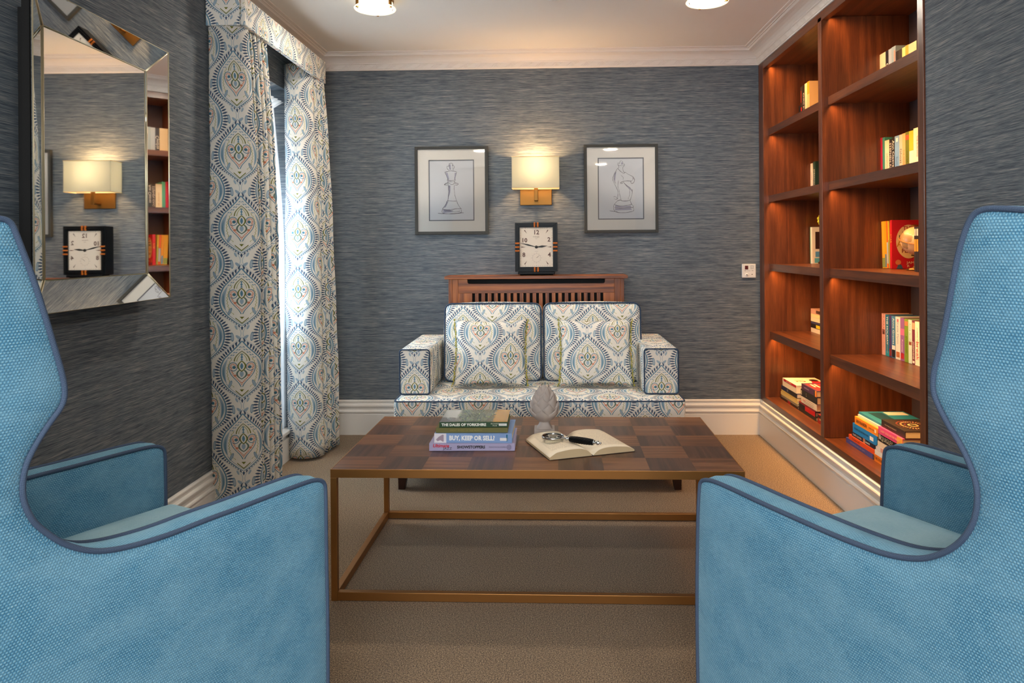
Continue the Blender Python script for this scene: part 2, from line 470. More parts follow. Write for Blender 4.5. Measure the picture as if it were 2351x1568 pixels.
def m_shade():
    m, b = mat('lamp_shade', '#f3e6c8', .9, spec=.1); T = S.T
    tr = T.nodes.new('ShaderNodeBsdfTranslucent'); tr.inputs[0].default_value = (.36, .405, .43, 1); x = T.nodes.new('ShaderNodeMixShader'); x.inputs[0].default_value = .62
    T.links.new(b.outputs[0], x.inputs[1]); T.links.new(tr.outputs[0], x.inputs[2]); T.links.new(x.outputs[0], T.nodes['Material Output'].inputs[0])
m_shade()
def m_voile():
    m, b = mat('voile', '#f4f7f8', .9, spec=.1); T = S.T
    tr = T.nodes.new('ShaderNodeBsdfTranslucent'); tr.inputs[0].default_value = (.9, .93, .95, 1)
    tp = T.nodes.new('ShaderNodeBsdfTransparent'); x = T.nodes.new('ShaderNodeMixShader'); x.inputs[0].default_value = .55
    y = T.nodes.new('ShaderNodeMixShader'); y.inputs[0].default_value = .3
    T.links.new(b.outputs[0], x.inputs[1]); T.links.new(tr.outputs[0], x.inputs[2]); T.links.new(x.outputs[0], y.inputs[1]); T.links.new(tp.outputs[0], y.inputs[2])
    T.links.new(y.outputs[0], T.nodes['Material Output'].inputs[0])
m_voile()
def m_glass(name, ior=1.5, tint=(1, 1, 1, 1), boost=1.0):
    m, b = mat(name); T = S.T; T.nodes.remove(b)
    g = T.nodes.new('ShaderNodeBsdfGlossy'); g.inputs['Roughness'].default_value = .02
    tp = T.nodes.new('ShaderNodeBsdfTransparent'); tp.inputs[0].default_value = tint; fr_ = T.nodes.new('ShaderNodeFresnel'); fr_.inputs[0].default_value = ior
    x = T.nodes.new('ShaderNodeMixShader'); q = T.nodes.new('ShaderNodeMath'); q.operation = 'MULTIPLY'; q.inputs[1].default_value = boost
    T.links.new(fr_.outputs[0], q.inputs[0]); T.links.new(q.outputs[0], x.inputs[0])
    T.links.new(tp.outputs[0], x.inputs[1]); T.links.new(g.outputs[0], x.inputs[2]); T.links.new(x.outputs[0], T.nodes['Material Output'].inputs[0])
m_glass('picture_glass', 1.5, (1, 1, 1, 1), 1.0); m_glass('clear_glass'); m_glass('lens', 1.5, (.93, .97, .93, 1), 1.5)
def m_page():
    m, b = mat('page_print', rough=.85); u, v, _ = sep(coords('UV'))
    x = ab(u); ln = lt(ab(fr(v/.0062)-.5), .20)*lt(ab(x-.086), .054)*lt(ab(v-.130), .098)
    w = lt(noise(comb(x*380, fl(v/.0062)*3.3), 1, 1), .56)
    setc(b, mixc(ln*w*.42, lin('#efdfc4'), lin('#7d7264')))
m_page()
def paint(h, rough=.5):
    k = 'paint_'+h
    if k not in MAT: mat(k, h, rough)
    return k

# ================================================================ the room
XL, XR, YB, YR, ZC = -1.474, 1.32, 4.578, -2.0, 2.39
b = MB().box((-1.9, YR-.2, -.1), (1.95, YB+.2, 0)); struct(b, 'floor', 'carpet')
b = MB().box((-1.9, YR-.2, ZC), (1.95, YB+.2, ZC+.1)); struct(b, 'ceiling', 'ceiling_paint')
b = MB().box((-1.75, YB, 0), (1.9, YB+.15, ZC)); struct(b, 'wall_back', 'grasscloth')
WY0, WY1, WZ0, WZ1 = 3.33, 4.065, .165, 2.07
b = MB()
b.box((-1.75, YR, 0), (XL, WY0, ZC)); b.box((-1.75, WY1, 0), (XL, YB, ZC))
b.box((-1.75, WY0, 0), (XL, WY1, WZ0)); b.box((-1.75, WY0, WZ1), (XL, WY1, ZC)); struct(b, 'wall_left', 'grasscloth')
b = MB()
b.box((XR, YR, 0), (1.9, 2.582, ZC)); b.box((XR, 2.582, 2.297), (1.9, YB, ZC)); b.box((XR, 2.582, 0), (1.9, YB, .216)); b.box((1.745, 2.582, .216), (1.9, YB, 2.297))
struct(b, 'wall_right', 'grasscloth')
mat('cream_wall', '#d9c4a8', .8)
b = MB()
b.box((-1.75, YR-.15, 0), (-.85, YR, ZC)); b.box((.5, YR-.15, 0), (1.9, YR, ZC)); b.box((-.85, YR-.15, 0), (.5, YR, .65)); b.box((-.85, YR-.15, 2.25), (.5, YR, ZC))
struct(b, 'wall_rear', 'cream_wall')
def sweep(name, mats, p0, p1, n, prof, m0, m1, mi=None, band=None, parent=None):
    p0, p1, n = Vector(p0), Vector(p1), Vector(n); d = (p1-p0).normalized(); Ln = (p1-p0).length; b = MB()
    for i, (o, z) in enumerate(prof):
        q = p0+n*o+d*m0*o; q2 = p1+n*o-d*m1*o
        b.v += [(q.x, q.y, z), (q2.x, q2.y, z)]
    L = 0
    for i in range(len(prof)-1):
        l = math.dist(prof[i], prof[i+1]); v0 = 0 if i == band else L
        b.face([2*i, 2*i+1, 2*i+3, 2*i+2], [(0, v0), (Ln, v0), (Ln, v0+l), (0, v0+l)], 1 if i == band else 0); L += l
    o = b.build(name, mats, kind='structure'); return o
CP = [(0, 2.297), (.010, 2.297), (.012, 2.303), (.015, 2.305), (.019, 2.333), (.025, 2.335), (.026, 2.341), (.030, 2.344), (.037, 2.352), (.050, 2.361), (.067, 2.367), (.085, 2.370),
      (.088, 2.370), (.089, 2.376), (.094, 2.380), (.100, 2.380), (.102, 2.384), (.118, 2.386), (.120, ZC)]
for nm, p0, p1, n, a, c in (('trim_1', (XL, YB), (XR, YB), (0, -1), 1, 1), ('trim_2', (XL, YR), (XL, YB), (1, 0), 0, 1), ('trim_3', (XR, YR), (XR, YB), (-1, 0), 0, 1)):
    sweep(nm, ['cornice_plaster', 'cornice_rope'], p0, p1, n, CP, a, c, band=3)
BP = [(.022, 0), (.022, .128), (.019, .131), (.019, .136), (.024, .139), (.026, .145), (.024, .151), (.017, .155), (.015, .163), (.017, .172), (.022, .176), (.023, .184), (.020, .189),
      (.012, .193), (.010, .202), (.014, .206), (.014, .212), (.008, .217), (0, .217)]
sweep('baseboard_back', 'white_gloss', (XL, YB), (XR, YB), (0, -1), BP, 1, 1)
sweep('baseboard_right', 'white_gloss', (XR, YR), (XR, YB), (-1, 0), BP, 0, 1)
sweep('baseboard_left', 'white_gloss', (XL, YR), (XL, WY0), (1, 0), BP, 0, 0)
sweep('baseboard_left', 'white_gloss', (XL, WY1), (XL, YB), (1, 0), BP, 0, 1)
b = MB().box((XL, WY0, 0), (XL+.022, WY1, .128)).box((XL, WY0, .128), (XL+.012, WY1, .150)); struct(b, 'trim_4', 'white_gloss', bevel=.003)
b = MB().box((-1.70, WY0+.001, .150), (XL+.030, WY1-.001, .172)); struct(b, 'trim_5', 'white_gloss', bevel=.004)   # window sill
# window_1: sash set deep in the reveal of the left wall
b = MB()
for a, c in (((-1.72, WY0, .17), (-1.67, WY0+.05, WZ1)), ((-1.72, WY1-.05, .17), (-1.67, WY1, WZ1)), ((-1.72, WY0, .17), (-1.67, WY1, .23)), ((-1.72, WY0, WZ1-.06), (-1.67, WY1, WZ1)), ((-1.715, WY0, 1.1), (-1.675, WY1, 1.15))): b.box(a, c)
w1 = struct(b, 'window_1', 'window_frame')
b = MB().box((-1.700, WY0+.04, .2), (-1.694, WY1-.04, WZ1-.04)); b.build('window_pane', 'clear_glass', w1)
b = MB()
for x0, x1 in ((-.85, -.80), (-.20, -.15), (.45, .50)): b.box((x0, YR-.10, .65), (x1, YR-.04, 2.25))
b.box((-.85, YR-.10, .65), (.5, YR-.04, .71)); b.box((-.85, YR-.10, 2.19), (.5, YR-.04, 2.25))
w2 = struct(b, 'added_window', 'window_frame')  # unseen window, added as a setting for the rear fill light

# ================================================================ curtains and pelmet
def cloth(name, pts, fx, z0, z1, mt, n=5, nz=40, rest=None, u0=0, v0=0, parent=None, flut=0, edge=None, **k):
    P = catmull([(p[0], p[1], 0) for p in pts], n); L = [0]
    for i in range(1, len(P)): L.append(L[-1]+(P[i]-P[i-1]).length)
    m = len(P)-1; b = MB()
    def fn(u, v):
        p = P[round(u*m)]; z = z0+(z1-z0)*v; x, y = fx(p.x, p.y, v)
        ph = L[round(u*m)]
        x += flut*math.sin(z*5+ph*9)*.5+flut*.4*math.sin(z*13+ph*23); y += flut*math.sin(z*4.1+ph*14)*.7
        return (x, y, z)
    b.grid(fn, m, nz, lambda u, v: (L[round(u*m)]-u0, z0+(z1-z0)*v-v0))
    o = b.build(name, mt, parent, **k)
    s = o.modifiers.new('thick', 'SOLIDIFY'); s.thickness = .0025; s.offset = 0
    return o
LP = [(-1.466, 3.115), (-1.42, 3.106), (-1.36, 3.106), (-1.305, 3.118), (-1.272, 3.148), (-1.268, 3.175), (-1.305, 3.190), (-1.272, 3.212), (-1.312, 3.232), (-1.268, 3.258), (-1.312, 3.280), (-1.266, 3.308), (-1.310, 3.332), (-1.262, 3.36), (-1.306, 3.384), (-1.266, 3.405), (-1.32, 3.43)]
RP = [(-1.464, 4.022), (-1.42, 3.988), (-1.37, 3.976), (-1.32, 3.990), (-1.283, 4.028), (-1.272, 4.066), (-1.305, 4.088), (-1.266, 4.112), (-1.302, 4.136), (-1.258, 4.160), (-1.296, 4.186), (-1.250, 4.212), (-1.284, 4.238), (-1.243, 4.262), (-1.280, 4.292), (-1.33, 4.30)]
def fL(x, y, v): k = 1-.27*v**4; return -1.466+(x+1.466)*k, 3.112+(y-3.112)*(1-.10*v)
def fR(x, y, v): k = 1-.24*v**2; return -1.466+(x+1.466)*k, 4.0+(y-4.0)*(1-.30*v**1.5)
cloth('curtain', LP, fL, .012, 2.20, 'damask_curtain', u0=.142, v0=.030, flut=.004, label='long patterned curtain hanging on the mirror side of the window', cat='curtain', group='patterned curtains at the window')
cloth('curtain', RP, fR, .018, 2.20, 'damask_curtain', u0=.100, flut=.004, label='long patterned curtain beside the back corner, its edge glowing with daylight', cat='curtain', group='patterned curtains at the window')
pel = thing('pelmet', 'patterned fabric pelmet box above the window under the cornice', 'pelmet', (XL, 3.66, 2.14))
def rel(b, t):
    for i, v in enumerate(b.v): b.v[i] = tuple(Vector(v)-t.location)
    return b
b = MB().rbox((-1.310, 3.668, 2.205), (.020, 1.140, .130), .006, 2, 2, uvo=(.10, 2.155)); rel(b, pel).build('front_panel', 'damask', pel)
for y in (3.104, 4.232):
    b = MB().rbox((-1.396, y, 2.205), (.150, .016, .130), .006, 2, 2, uvo=(-1.38, 2.30)); rel(b, pel).build('end_panel', 'damask', pel)
b = MB().box((XL+.001, 3.114, 2.26), (-1.32, 4.222, 2.268)); rel(b, pel).build('top_board', 'paint_'+paint('#d8d0c4')[6:], pel)
VP_ = [(-1.489+.009*math.sin(i*2.1), 3.36+.70*i/36) for i in range(37)]
def fV(x, y, v):
    z = .175+(2.0-.175)*v; e = (y-3.36)/.70
    pull = 0
    if z > 1.15: pull = .150*max(0, min(1, (z-1.15)/.80))**1.4
    if z > 1.94: pull *= (2.0-z)/.06
    return x, y-pull*e
cloth('voile_curtain', VP_, fV, .176, 2.0, 'voile', n=2, nz=60, label='sheer white voile hanging inside the bright window recess', cat='voile curtain')

# ================================================================ bevelled mirror on the left wall
mir = thing('wall_mirror', 'large rectangular mirror with a slanted mirrored frame, reflecting the wall lamp', 'mirror', (XL, 2.285, 1.455), .0125)
y0, y1, z0, z1 = 1.925, 2.645, 1.003, 1.903; yi0, yi1, zi0, zi1 = 2.018, 2.560, 1.094, 1.815; xo, xi = -1.392, -1.430
O = [(y0, z0), (y1, z0), (y1, z1), (y0, z1)]; I = [(yi0, zi0), (yi1, zi0), (yi1, zi1), (yi0, zi1)]
b = MB().box((xi-.004, yi0, zi0), (xi, yi1, zi1)); rel(b, mir).build('mirror_pane', 'mirror', mir)
for i in range(4):
    j = (i+1) % 4; b = MB()
    f = [Vector((xo, *O[i])), Vector((xo, *O[j])), Vector((xi+.001, *I[j])), Vector((xi+.001, *I[i]))]
    b.v = [tuple(q) for q in f]+[tuple(q-Vector((.004, 0, 0))) for q in f]
    for q in ((0, 1, 2, 3), (7, 6, 5, 4), (0, 4, 5, 1), (1, 5, 6, 2), (2, 6, 7, 3), (3, 7, 4, 0)): b.face(q, [(0, 0)]*4)
    rel(b, mir).build('bevelled_frame_strip', 'mirror', mir)
b = MB()
for Q, x in ((O, xo+.0005), (I, xi+.003)):
    b.tube([(x, *q) for q in Q], .0022, 6, True)
for i in range(4): b.tube([(xo, *O[i]), (xi+.003, *I[i])], .0022, 6)
rel(b, mir).build('edge_trim', 'mirror_edge', mir)
b = MB()
for (a, c) in (((y0+.003, z0+.003), (y0+.012, z1-.003)), ((y1-.012, z0+.003), (y1-.003, z1-.003)), ((y0+.012, z0+.003), (y1-.012, z0+.012)), ((y0+.012, z1-.012), (y1-.012, z1-.003))):
    b.box((xo-.032, a[0], a[1]), (xo-.0105, c[0], c[1]))
b.box((XL+.006, y0+.05, z0+.05), (xi-.006, y1-.05, z1-.05)); rel(b, mir).build('backing', 'black', mir)

# ================================================================ built-in bookcase
bc = thing('bookcase', 'built-in walnut bookcase with lit shelves set into the right wall', 'bookcase', (XR, 3.57, .217))
def bpart(name, a, c, m, g=2, bev=.0015, par=None):
    b = MB().box(a, c, g); return rel(b, bc).build(name, m, par or bc, bevel=bev)
X0, X1 = 1.314, 1.742
bpart('side_panel', (X0, 4.482, .218), (X1, 4.576, 2.295), 'walnut'); bpart('side_panel', (X0, 2.584, .218), (X1, 2.625, 2.295), 'walnut')
bpart('divider', (X0, 3.532, .250), (X1, 3.576, 2.272), 'walnut')
bpart('top_panel', (X0+.03, 2.626, 2.273), (X1, 4.481, 2.295), 'walnut', 1); bpart('fascia', (X0, 2.626, 2.252), (X0+.029, 4.481, 2.295), 'walnut', 1)
bpart('base_panel', (X0, 2.626, .218), (X1, 4.481, .249), 'walnut', 1)
bpart('back_panel', (1.730, 2.626, .25), (X1, 4.481, 2.273), 'dark_wall')
SH = [(.606, .650), (1.020, 1.062), (1.438, 1.478), (1.846, 1.886)]
BAYS = [(2.626, 3.531), (3.577, 4.481)]
for za, zb in SH:
    for ya, yb in BAYS:
        b = MB().box((1.345, ya, za), (1.351, yb, zb), 1).box((1.351, ya, za+.008), (1.729, yb, zb), 1); rel(b, bc).build('shelf', 'walnut', bc)
for zt in [s[0] for s in SH]+[2.265]:
    for ya, yb in BAYS:
        bpart('light_strip', (1.3515, ya+.005, zt+.0045), (1.3580, yb-.005, zt+.0078), 'led', 1, 0)
        area('shelf_light', (1.3550, (ya+yb)/2, zt+.0040), (.35, 0, -1), yb-ya-.02, .006, 5.2, AMBER)
for o in bpy.data.objects:
    if o.name.startswith('shelf_light'): o.rotation_euler = (Matrix.Rotation(math.radians(-26), 3, 'Y') @ Matrix.Rotation(math.radians(90), 3, 'Z')).to_euler(); o.data.spread = math.radians(125)

# ================================================================ books
def mM(*rows): return Matrix(rows)
def book(label, loc, th, ht, dp, cover, kind='stand', tilt=0, group=None, titles=(), pages='page', name='book', rot=0, cov2=None, patches=()):
    """local frame: spine at x=0 facing -x, thickness along y (0..th), height along z, depth +x"""
    t = thing(name, label, 'book', loc, group=group)
    cm = paint(cover); b = MB(); c = .0022
    b.box((0, 0, 0), (c, th, ht)); b.box((c, 0, 0), (dp, c, ht)); b.box((c, th-c, 0), (dp, th, ht))
    pg = MB().box((c+.0005, c+.0003, .003), (dp-.004, th-c-.0003, ht-.003))
    if kind == 'lie': M = Matrix(((1, 0, 0, 0), (0, 0, 1, 0), (0, -1, 0, th), (0, 0, 0, 1)))     # y->-z, z->y : height runs along +y
    elif kind == 'table': M = Matrix(((0, 0, 1, 0), (1, 0, 0, 0), (0, 1, 0, 0), (0, 0, 0, 1)))  # spine faces -y, height along +x
    else: M = Matrix.Rotation(tilt, 4, 'X')
    if rot: M = Matrix.Rotation(rot, 4, 'Z') @ M
    b.xf(M).build('cover', cm, t, bevel=.0008 if ht > .2 and kind == 'table' else 0); pg.xf(M).build('page_block', pages, t)
    if patches:
        for pc, face, (a0, b0, a1, b1) in patches:
            q = MB(); e = .0004
            if face == 's': q.box((-e, a0*th, b0*ht), (0, a1*th, b1*ht))
            elif face == 'f': q.box((a0*dp, -e, b0*ht), (a1*dp, 0, b1*ht))
            else: q.box((a0*dp, th, b0*ht), (a1*dp, th+e, b1*ht))
            q.xf(M).build('cover_print', paint(pc), t)
    k = 0
    for tt in titles:
        body, col, size, pos = tt[:4]; o = dict(tt[4]) if len(tt) > 4 else {}
        face = o.pop('face', 's'); e = .0007
        if face == 's':
            if kind in ('lie', 'table') or o.pop('down', True):
                # reading direction: top-to-bottom when standing; along the book when lying
                T = mM((0, 0, -1, -e), (0, -1, 0, th/2+o.pop('off', 0)), (-1, 0, 0, pos*ht), (0, 0, 0, 1)) if kind == 'stand' else \
                    (mM((0, 0, -1, -e), (0, -1, 0, th/2+o.pop('off', 0)), (1, 0, 0, pos*ht), (0, 0, 0, 1)) if kind == 'lie' else mM((0, 0, -1, -e), (0, 1, 0, th/2+o.pop('off', 0)), (1, 0, 0, pos*ht), (0, 0, 0, 1)))
        elif face == 'f': T = mM((1, 0, 0, pos[0]*dp), (0, 0, -1, -e), (0, 1, 0, pos[1]*ht), (0, 0, 0, 1))
        if kind == 'lie' and face == 's': T = mM((0, 0, -1, -e), (0, -1, 0, th/2), (-1, 0, 0, (1-pos)*ht), (0, 0, 0, 1))
        m = MB().text(body, size, T, **o); m.xf(M).build('title', paint(col), t); k += 1
    return t

# ---- right bay, standing rows (against the divider at y = 3.531, spines at x = 1.59)
def row(z, cols, specs, group, x=1.590, y0=3.530):
    for (ya, yb), s in zip(zip(cols[:-1], cols[1:]), specs):
        if s is None: continue
        th = abs(ya-yb)-.0006
        book(s[0], (x+s[3] if len(s) > 3 else x, yb, z), th, s[2], s[5] if len(s) > 5 else .128, s[1], group=group, titles=s[4] if len(s) > 4 else (), patches=s[6] if len(s) > 6 else ())
g = 'books on the top shelf of the nearer bay'
row(1.887, [3.530, 3.470, 3.440, 3.410, 3.370, 3.345, 3.310, 3.280, 3.252, 3.205, 3.182, 3.160],
    [('cream paperback at the inner end of the top shelf, next to the black one', '#e8cf9f', .196), ('black paperback with white lettering on the top shelf', '#1c1a22', .196, 0, [('Cynthia', '#f2ead8', .032, .45)]),
     ('pale blue and pink book beside the black paperback on the top shelf', '#a9b4bb', .196), ('large pale blue book standing behind small black ones, top shelf', '#8fa3ad', .198, 0, (), .132, [('#c98a74', 's', (.1, .55, .4, .9))]),
     ('small black book with an orange edge on the top shelf', '#2a2320', .168, 0, [('LE', '#b59c6a', .02, .7)], .11), ('small dark brown book with grey letters on the top shelf', '#37302a', .168, 0, [('PLO', '#a59a84', .024, .5)], .11),
     ('short pale yellow book on the top shelf', '#f0cf86', .168), ('narrow orange book between two short yellow ones, top shelf', '#dca03a', .170), ('peach paperback near the outer end of the top shelf', '#ecc298', .168),
     ('pale green paperback with black letters on the top shelf', '#b5cba0', .168, 0, [('MAN', '#1c2420', .024, .6)]), ('dark book with white letters at the outer end of the top shelf', '#2b221d', .170, 0, [('SOM', '#e8dcc4', .022, .6)])], g)
g = 'books on the second shelf down of the nearer bay'
row(1.479, [3.530, 3.508, 3.484, 3.440, 3.414, 3.386, 3.342, 3.314, 3.286, 3.252, 3.214, 3.150],
    [('thin crimson book at the inner end of the second shelf', '#b01a38', .206), ('thin green book next to the crimson one', '#3f8a72', .204, 0, (), .132), ('cream paperback with orange print beside the thin green book', '#efd9ab', .186, 0, [('ORIGINAL SIN', '#c78a4a', .016, .4)]),
     ('black paperback with tall widely spaced white capitals', '#241a16', .186, 0, [('STEPHEN KING', '#e8d8c0', .0225, .5, {'sx': 1.0})]), ('black paperback with rounded white lettering', '#23211f', .190, 0, [('Ann Cleeves', '#f4ecdc', .026, .58)]),
     ('pale blue paperback with a white dot near its top', '#7fa5c4', .192, 0, [('Summer', '#4d6d94', .024, .3)], .128, [('#f1e9dd', 's', (.3, .86, .7, .95))]), ('beige paperback with grey script lettering', '#c9bda0', .192, 0, [('Ghost', '#5f5c52', .027, .5)]),
     ('salmon paperback between the beige and the olive books', '#f0ae72', .193, 0, [('THE WITNESS', '#9f6233', .014, .4)]), ('olive green paperback with a red flower at its top', '#6d7420', .195, 0, [('WINTER TREE', '#39400f', .014, .35)], .128, [('#c7543a', 's', (.1, .82, .9, .93))]),
     ('white paperback with a yellow-green upper half', '#efe4c8', .194, 0, (), .128, [('#c4b72a', 's', (0, .55, 1, 1))]), ('thick cream book with a red letter on its cover, outer end of second shelf', '#f2e0c2', .200, 0, [('THE BURNING', '#b9604a', .014, .6), ('I', '#b8261c', .07, (.42, .55), {'face': 'f', 'bold': .002}), ('Ja\nEE', '#4a3a30', .026, (.30, .30), {'face': 'f'})], .13)], g)
g = 'books on the fourth shelf down of the nearer bay'
FAN = [('#3a2420', 's', (.1, .02, .9, .12))]
row(.651, [3.530, 3.492, 3.455, 3.430, 3.392, 3.346, 3.308, 3.272, 3.240, 3.214, 3.170, 3.148],
    [('pale pink paperback with a small figure at the inner end of the fourth shelf', '#e2aba0', .196, 0, [('MURRAY', '#b0685c', .022, .78), ('MY LOVELY', '#b98070', .014, .3)], .128, [('#5a3028', 's', (.2, .5, .8, .62))]),
     ('teal paperback with white capitals on the fourth shelf', '#12708c', .194, 0, [('THE HOLIDAY', '#f2f2ea', .0205, .62, {'bold': .0004}), ('T.M. LOGAN', '#c9c08a', .012, .25)], .128, [('#1d97ae', 's', (0, 0, 1, .12))]),
     ('narrow violet paperback beside the teal one', '#46386f', .194, 0, (), .128, [('#7d2a2c', 's', (0, .03, 1, .2))]), ('steel blue paperback with white script lettering', '#3f7fa6', .194, 0, [('Anne Groves', '#f0efe8', .0225, .64)], .128, [('#e5e2dc', 's', (.1, .2, .9, .3)), ('#20242c', 's', (.1, .02, .9, .2))]),
     ('white paperback with pale blue script on the fourth shelf', '#d3d6d2', .194, 0, [('Katie Flynn', '#7c8ca4', .022, .62)], .128, [('#b06a3c', 's', (.15, .05, .85, .18)), ('#d8607a', 's', (.35, .88, .65, .95))]),
     ('purple and pink paperback with a red-coated figure at its foot', '#8a5a96', .193, 0, [('Runaway', '#e6d3e6', .016, .35)], .128, [('#a8242c', 's', (.1, .05, .9, .18)), ('#c46a94', 's', (0, .6, 1, .75))]),
     ('grass green paperback on the fourth shelf', '#6f8f2c', .193, 0, [('ENTWINED', '#46601a', .015, .4)], .128, [('#cf7a52', 's', (.1, .84, .9, .94))]), ('pale mint paperback beside the grass green one', '#c3d8cc', .192, 0, [('Anna Jacobs', '#7f9a90', .018, .7)], .128, [('#8a4a36', 's', (.15, .42, .85, .5))]),
     ('maroon paperback with white letters low on its spine', '#6f2f42', .192, 0, [('JOSEPHINE', '#efe6da', .016, .32)], .128, [('#e0a080', 's', (.1, .8, .9, .95)), ('#f0e6dc', 's', (.2, .03, .8, .08))]), ('white paperback with a red word low on its spine', '#f3e4cc', .190, 0, [('break', '#cf3a30', .036, .34), ('Jonathan Kemp', '#8a7a6a', .013, .65)]),
     ('thin grey-violet book at the outer end of the fourth shelf', '#8a7d8e', .180)], g)
# ---- third shelf: leaning picture books, globe, dark books in front
g = 'picture books leaning on the third shelf'; tl = math.radians(4.5)
for i, (y, th, c, lb, pt) in enumerate([(3.497, .028, '#f0b52c', 'yellow picture book at the inner end of the third shelf, leaning', [('#8fa055', 's', (0, .02, 1, .22))]), (3.478, .017, '#f4a514', 'amber picture book leaning beside the yellow one', [('#4d88a8', 's', (.2, .02, .9, .3))]),
                                       (3.462, .013, '#e8642a', 'thin orange picture book in the leaning row', [('#b9c4cc', 's', (0, .1, 1, .55))]), (3.449, .011, '#a9b046', 'thin olive and yellow picture book next to the red one', [('#e9c02a', 's', (0, .6, 1, 1))])]):
    book(lb, (1.590, y-.009, 1.0645), th, .222, .136 if i < 2 else .12, c, tilt=-tl*.6, group=g, patches=pt)
t = book('large red picture book with a round cream panel on its cover', (1.588, 3.416, 1.063), .020, .226, .140, '#c31622', group=g, name='picture_book',
         titles=[('STAR', '#e8c03a', .018, .62)])
def disc(cx, cz, rx, rz, y, n=40): return [(cx+rx*math.cos(2*PI*i/n), y, cz+rz*math.sin(2*PI*i/n)) for i in range(n)]
b = MB().quad(disc(.077, .126, .058, .078, -.0006)); b.build('cover_panel', paint('#edc98f'), t)
TM = lambda x, z: Matrix(((1, 0, 0, x), (0, 0, -1, -.0012), (0, 1, 0, z), (0, 0, 0, 1)))
for s_t, c_t, sz, x, z in (('THE', '#b02a20', .026, .074, .187), ('INCREDIBLE', '#5a4a3a', .0115, .078, .167), ('LUNCH', '#2f4a2c', .026, .076, .146), ('AND', '#c58a1c', .040, .066, .114), ('PLATE', '#7a1c20', .026, .080, .082)):
    b = MB().text(s_t, sz, TM(x, z), bold=.0004); b.build('title', paint(c_t), t)
b = MB().text('JAMIE', .016, TM(.092, .028), sx=1.3).text('R', .016, TM(.074, .012), sx=1.3); b.build('author_line', paint('#e9cfa0'), t)
b = MB().quad(disc(.028, .030, .013, .012, -.0012)); b.build('cover_figure', paint('#d07848'), t)
b = MB().quad([(.020, -.0010, .001), (.050, -.0010, .001), (.042, -.0010, .019), (.028, -.0010, .019)]); b.build('cover_figure', paint('#3f5f76'), t)
g = 'small dark books at the outer end of the third shelf'
for i, y in enumerate((3.036, 3.018, 3.000)):
    book(('dark paperback with an orange band touching the globe on the third shelf', 'dark paperback with an orange band between two others on the third shelf', 'black paperback at the outer end of the third shelf')[i], (1.510, y, 1.063), .0165, .186, .11, '#231a1c', group=g,
         patches=[('#c98a2a', 's', (.1, .45, .9, .72)), ('#b9b4ac', 's', (.1, .80, .9, .95))] if i < 2 else [])
gl = thing('desk_globe', 'small cream desk globe on a brass arm standing before the red book', 'globe', (1.60, 3.225, 1.063))
b = MB().lathe([(0, 0), (.036, 0), (.036, .005), (.012, .012), (.006, .02), (.005, .066), (0, .066)], segs=24); b.build('stand', 'brass', gl)
b = MB(); b.lathe([(.060*math.sin(PI*i/16), .130-.060*math.cos(PI*i/16)) for i in range(17)], segs=32)
m, bs = mat('globe_map', rough=.3, coat=.5); p = coords('Object'); n_ = noise(p, 14, 3, .5); setc(bs, mixc(st(n_-.56, .02), lin('#ecc596'), lin('#a9865a')))
b.build('sphere', 'globe_map', gl)
b = MB().tube([(.068*math.sin(a), 0, .130+.066*math.cos(a)) for a in [PI*(-.08+1.16*i/20) for i in range(21)]], .003, 6); b.build('arm', 'brass', gl)
b = MB().tube([(.0635*math.cos(2*PI*i/32), .0635*math.sin(2*PI*i/32)*.95, .130+.0635*.3*math.sin(2*PI*i/32)) for i in range(32)], .0014, 6, True); b.build('equator_ring', paint('#d9812a'), gl)

# ---- bottom shelf stacks of the nearer bay (spines at x = 1.39)
g = 'books stacked on the bottom shelf of the nearer bay, pile by its far end'
z = .2495
for lb, y0, y1, th, c, tt, pt, dx in [
    ('dull blue-violet hardback at the foot of the pile beside the divider', 3.180, 3.462, .023, '#4a4c86', [('THE COMPLETE ARTS AND CRAFTS', '#8b8fb8', .010, .45)], (), 0),
    ('orange-red book second from the foot of the pile beside the divider', 3.168, 3.432, .022, '#e2501c', [('The Hamlyn Guide', '#8a2a10', .011, .3)], (), 0),
    ('black-and-white spined book in the middle of the pile beside the divider', 3.158, 3.402, .021, '#272433', [('CLAIR CALMAN', '#e6dccf', .013, .24), ('Lessons', '#efe8dc', .015, .68)], [('#d98a5a', 's', (0, .42, 1, .5))], .002),
    ('thick bright blue hardback in the pile beside the divider', 3.138, 3.385, .042, '#1282c4', [('ROOMS ATE AFTERNOON', '#123a5a', .0125, .36)], [('#efe7dc', 's', (.35, .14, .75, .28))], 0),
    ('orange hardback above the bright blue one', 3.128, 3.362, .035, '#f08c1c', [('IAN RANKIN', '#6a3208', .0195, .30, {'bold': .0006}), ('DARK ROAD', '#6a3208', .010, .74)], [('#f2dfc4', 's', (.3, .08, .7, .14))], 0)]:
    book(lb, (1.390+dx, y0, z), th, y1-y0, .16, c, 'lie', group=g, titles=tt, patches=pt, pages='page_edge'); z += th+.0006
for i, (c, lb) in enumerate((('#d8ccb4', 'cream thin book just below the teal one beside the divider'), ('#1f6f86', 'teal covered thin book on top of the pile beside the divider'))):
    t = book(lb, (1.400+.006*i, 3.128+.004*i, z), .010, .225, .20, c, 'lie', group=g, patches=[('#123c4c', 't', (.0, .0, .01, .01))]); z += .0106
b = MB().box((.03, .02, .0102), (.09, .20, .0105)); b.build('cover_print', paint('#123c4a'), t)
b = MB().box((.10, .15, .0102), (.19, .21, .0105)); b.build('cover_print', paint('#c9c2b0'), t)
g = 'books stacked on the bottom shelf of the nearer bay, pile by its near end'
z = .2495
